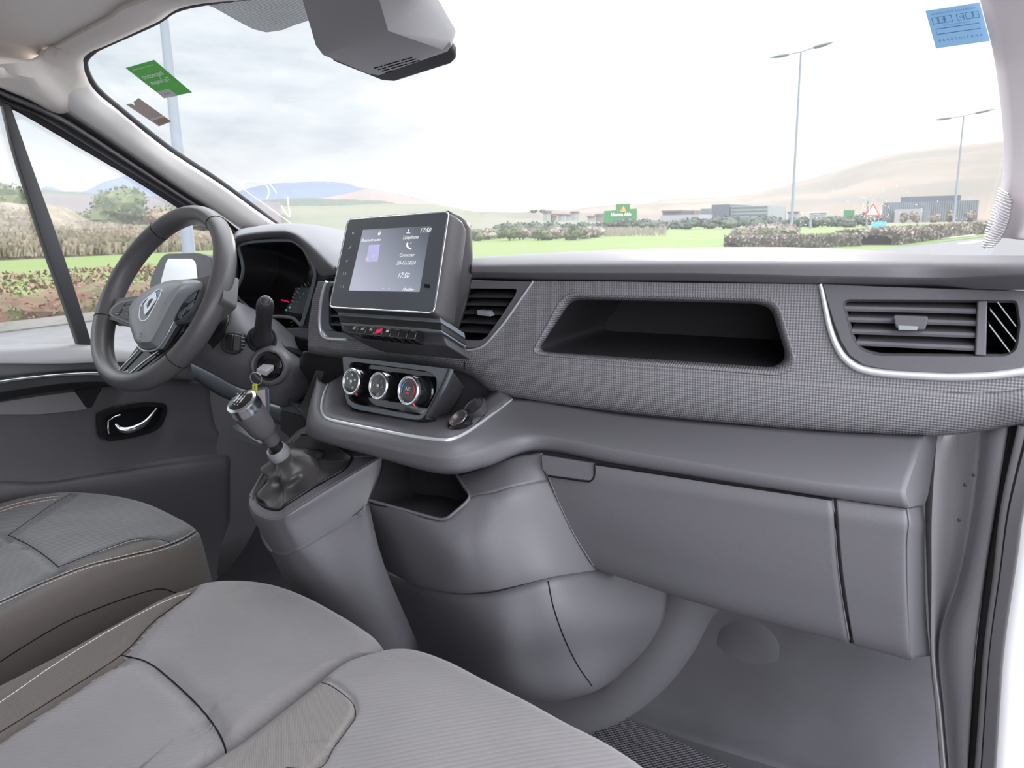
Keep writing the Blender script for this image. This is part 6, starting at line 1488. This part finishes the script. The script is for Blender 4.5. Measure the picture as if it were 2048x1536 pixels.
# ================================================================ billboard and buildings
def bplate(name, px, Yd, mat, par, th=.3): return slab(name, [PY(x, y, Yd) for x, y in px], Vector((0, 1, 0)), th, mat, par, smooth=False)
BL = thing('billboard', PY(1240, 456, 150), 'bright green billboard with raised top and small yellow triangle, left of the warehouses', 'billboard')
M['bgreen'] = new_mat('billboard_green', tuple(c*EXT for c in (.13, .50, .18)), .6)
bplate('panel', [(1208, 422), (1232, 420), (1232, 408), (1259, 407), (1259, 418), (1273, 417), (1273, 452), (1207, 454)], 150, M['bgreen'], BL)
bplate('triangle_logo', [(1240, 424), (1252, 423), (1247, 412)], 149.8, M['orange'], BL, .05)
pw = PY(1242, 429, 149.7); text('lettering', 'Usurna Abb', pw, (1, 0, .0), (0, 0, 1), .64, M['white'], BL, bold=.02)
bplate('white_band', [(1250, 448), (1270, 449), (1270, 452), (1252, 451)], 149.8, M['white'], BL, .05)
for x in (1216, 1262): p = PY(x, 452, 150.4); tube('post', [Vector((p.x, p.y, GZ)), p+Vector((0, 0, .5))], .15, M['post'], BL)
def building(name, x0, x1, ytop, Yd, mat, label, depth=25, floors=0, band=None, roof=None, cat_='building', fdiv=None, group=None):
    a, b = PY(x0, ytop, Yd), PY(x1, ytop, Yd); z1 = (a.z+b.z)/2
    t = thing(name, Vector(((a.x+b.x)/2, Yd, GZ)), label, cat_, group)
    box('walls', a.x, b.x, Yd, Yd+depth, GZ-.1, z1, mat, t, smooth=False)
    if roof: box('roof', a.x-.3, b.x+.3, Yd-.3, Yd+depth+.3, z1, z1+(z1-GZ)*.14, roof, t, smooth=False)
    if floors:
        h_ = (z1-GZ)/floors
        for i in range(floors): box('window_band', a.x+.3, b.x-.3, Yd-.15, Yd-.02, GZ+h_*(i+.35), GZ+h_*(i+.80), band, t, smooth=False)
    if fdiv:
        for i in range(fdiv): 
            xx = a.x+(b.x-a.x)*(i+.5)/fdiv; box('facade_fin', xx-.18, xx+.18, Yd-.3, Yd-.02, GZ, z1, band, t, smooth=False)
    return t, a, b, z1
M['bteal'] = new_mat('pale_teal_cladding', tuple(c*EXT for c in (.48, .58, .60)), .5); M['bslate'] = new_mat('slate_cladding', tuple(c*EXT for c in (.26, .29, .35)), .6); M['bpale'] = new_mat('pale_concrete', tuple(c*EXT for c in (.70, .74, .73)), .7)
M['bwin'] = new_mat('tinted_glazing', tuple(c*EXT for c in (.26, .37, .38)), .3); M['bwhite'] = new_mat('white_render', tuple(c*EXT for c in (.80, .78, .80)), .8); M['bbrown'] = new_mat('brown_roof', tuple(c*EXT for c in (.42, .30, .28)), .8); M['bdark'] = new_mat('dark_office_cladding', tuple(c*EXT for c in (.22, .27, .31)), .5); M['bfin'] = new_mat('grey_fins', tuple(c*EXT for c in (.42, .48, .52)), .5)
building('office_building', 1461.5, 1537, 412, 230, M['bpale'], 'pale office block with green horizontal window bands, right of the slate block', 30, 5, M['bwin'])
building('slate_tower', 1423.5, 1459, 409, 229, M['bslate'], 'dark slate-grey windowless block between two banded offices', 30)
building('teal_office', 1401, 1423, 417, 229, M['bteal'], 'narrow pale teal slatted office left of the slate block', 30, 6, M['bfin'])
building('warehouse', 1321, 1399, 430, 210, M['bwhite'], 'long white warehouse left of the teal office, brown houses behind', 14)
building('low_warehouse', 1273, 1316, 441, 211, M['bwhite'], 'lower white warehouse just right of the green billboard', 30, roof=M['dimwhite'])
building('brick_house', 1325, 1362, 424, 260, M['bslate'], 'grey-roofed block rising behind the left end of the long white warehouse', 12, roof=M['bbrown'])
building('brick_house', 1366, 1388, 421, 275, M['bbrown'], 'brown block rising behind the middle of the long white warehouse', 12)
building('dark_office', 1766, 1958, 403, 210, M['bdark'], 'long dark glass office building with vertical fins at the right', 40, fdiv=44, band=M['bfin'])
do_ = bpy.data.objects['dark_office']; a, b, c = PY(1802, 394, 216), PY(1922, 394, 216), PY(1802, 404, 216); box('upper_storey', a.x, b.x, 216, 235, c.z-.5, a.z, M['bslate'], do_, smooth=False)
building('white_annex', 1790, 1846, 418, 204, M['bwhite'], 'plain white block in front of the long dark office building', 5)
building('grey_annex', 1847, 1862, 418, 204.5, M['bfin'], 'grey striped block joined to the right of the plain white block', 5)
rnd = random.Random(77)
xs_ = sorted(1553+rnd.uniform(0, 205) for i in range(16))
for i, x in enumerate(xs_):
    w = rnd.uniform(12, 34); y = rnd.uniform(424, 444); Yd = 225+((i*7) % 16)*5.0
    building('town_block', x, min(x+w, 1763), y, Yd, M[rnd.choice(['bwhite', 'bwhite', 'bpale', 'bwhite', 'bteal'])], '%s small pale block from the left, between the tall lamp and the dark office' % ORD[i], 3, group='pale blocks between the lamp and the dark office', roof=M[rnd.choice(['dimwhite', 'bbrown'])])
xs_ = sorted(1085+rnd.uniform(0, 120) for i in range(14))
for i, x in enumerate(xs_):
    w = rnd.uniform(5, 9); y = rnd.uniform(425, 438); Yd = 246+((i*5) % 14)*4
    building('hillside_house', x, x+w, y, Yd, M[rnd.choice(['bpale', 'bbrown', 'kerb'])], '%s tiny house from the left on the slope left of the green billboard' % ORD[i], 3, group='hillside houses', roof=M['bbrown'])
building('green_kiosk', 1688, 1706, 420, 214, M['bgreen'], 'tiny green block among the pale buildings left of the road sign', 4)
for i, (x, r) in enumerate([(1068, 1.3), (1084, 1.4), (880, 1.3), (896, 1.3)]):
    p = PY(x, 428, 300); bush('hill_tree', Vector((p.x, p.y, PY(x, 423, 300).z-.5)), r, r, r*.6, M['treed'], ['left one of two dark trees close together on the skyline left of the billboard', 'right one of two dark trees close together on the skyline left of the billboard', 'small dark skyline tree just above the touchscreen top, left of its pair', 'small dark skyline tree just above the touchscreen top, right of its pair'][i], 'tree', 'skyline trees', n=300, leaf=.3, seed=120+i)
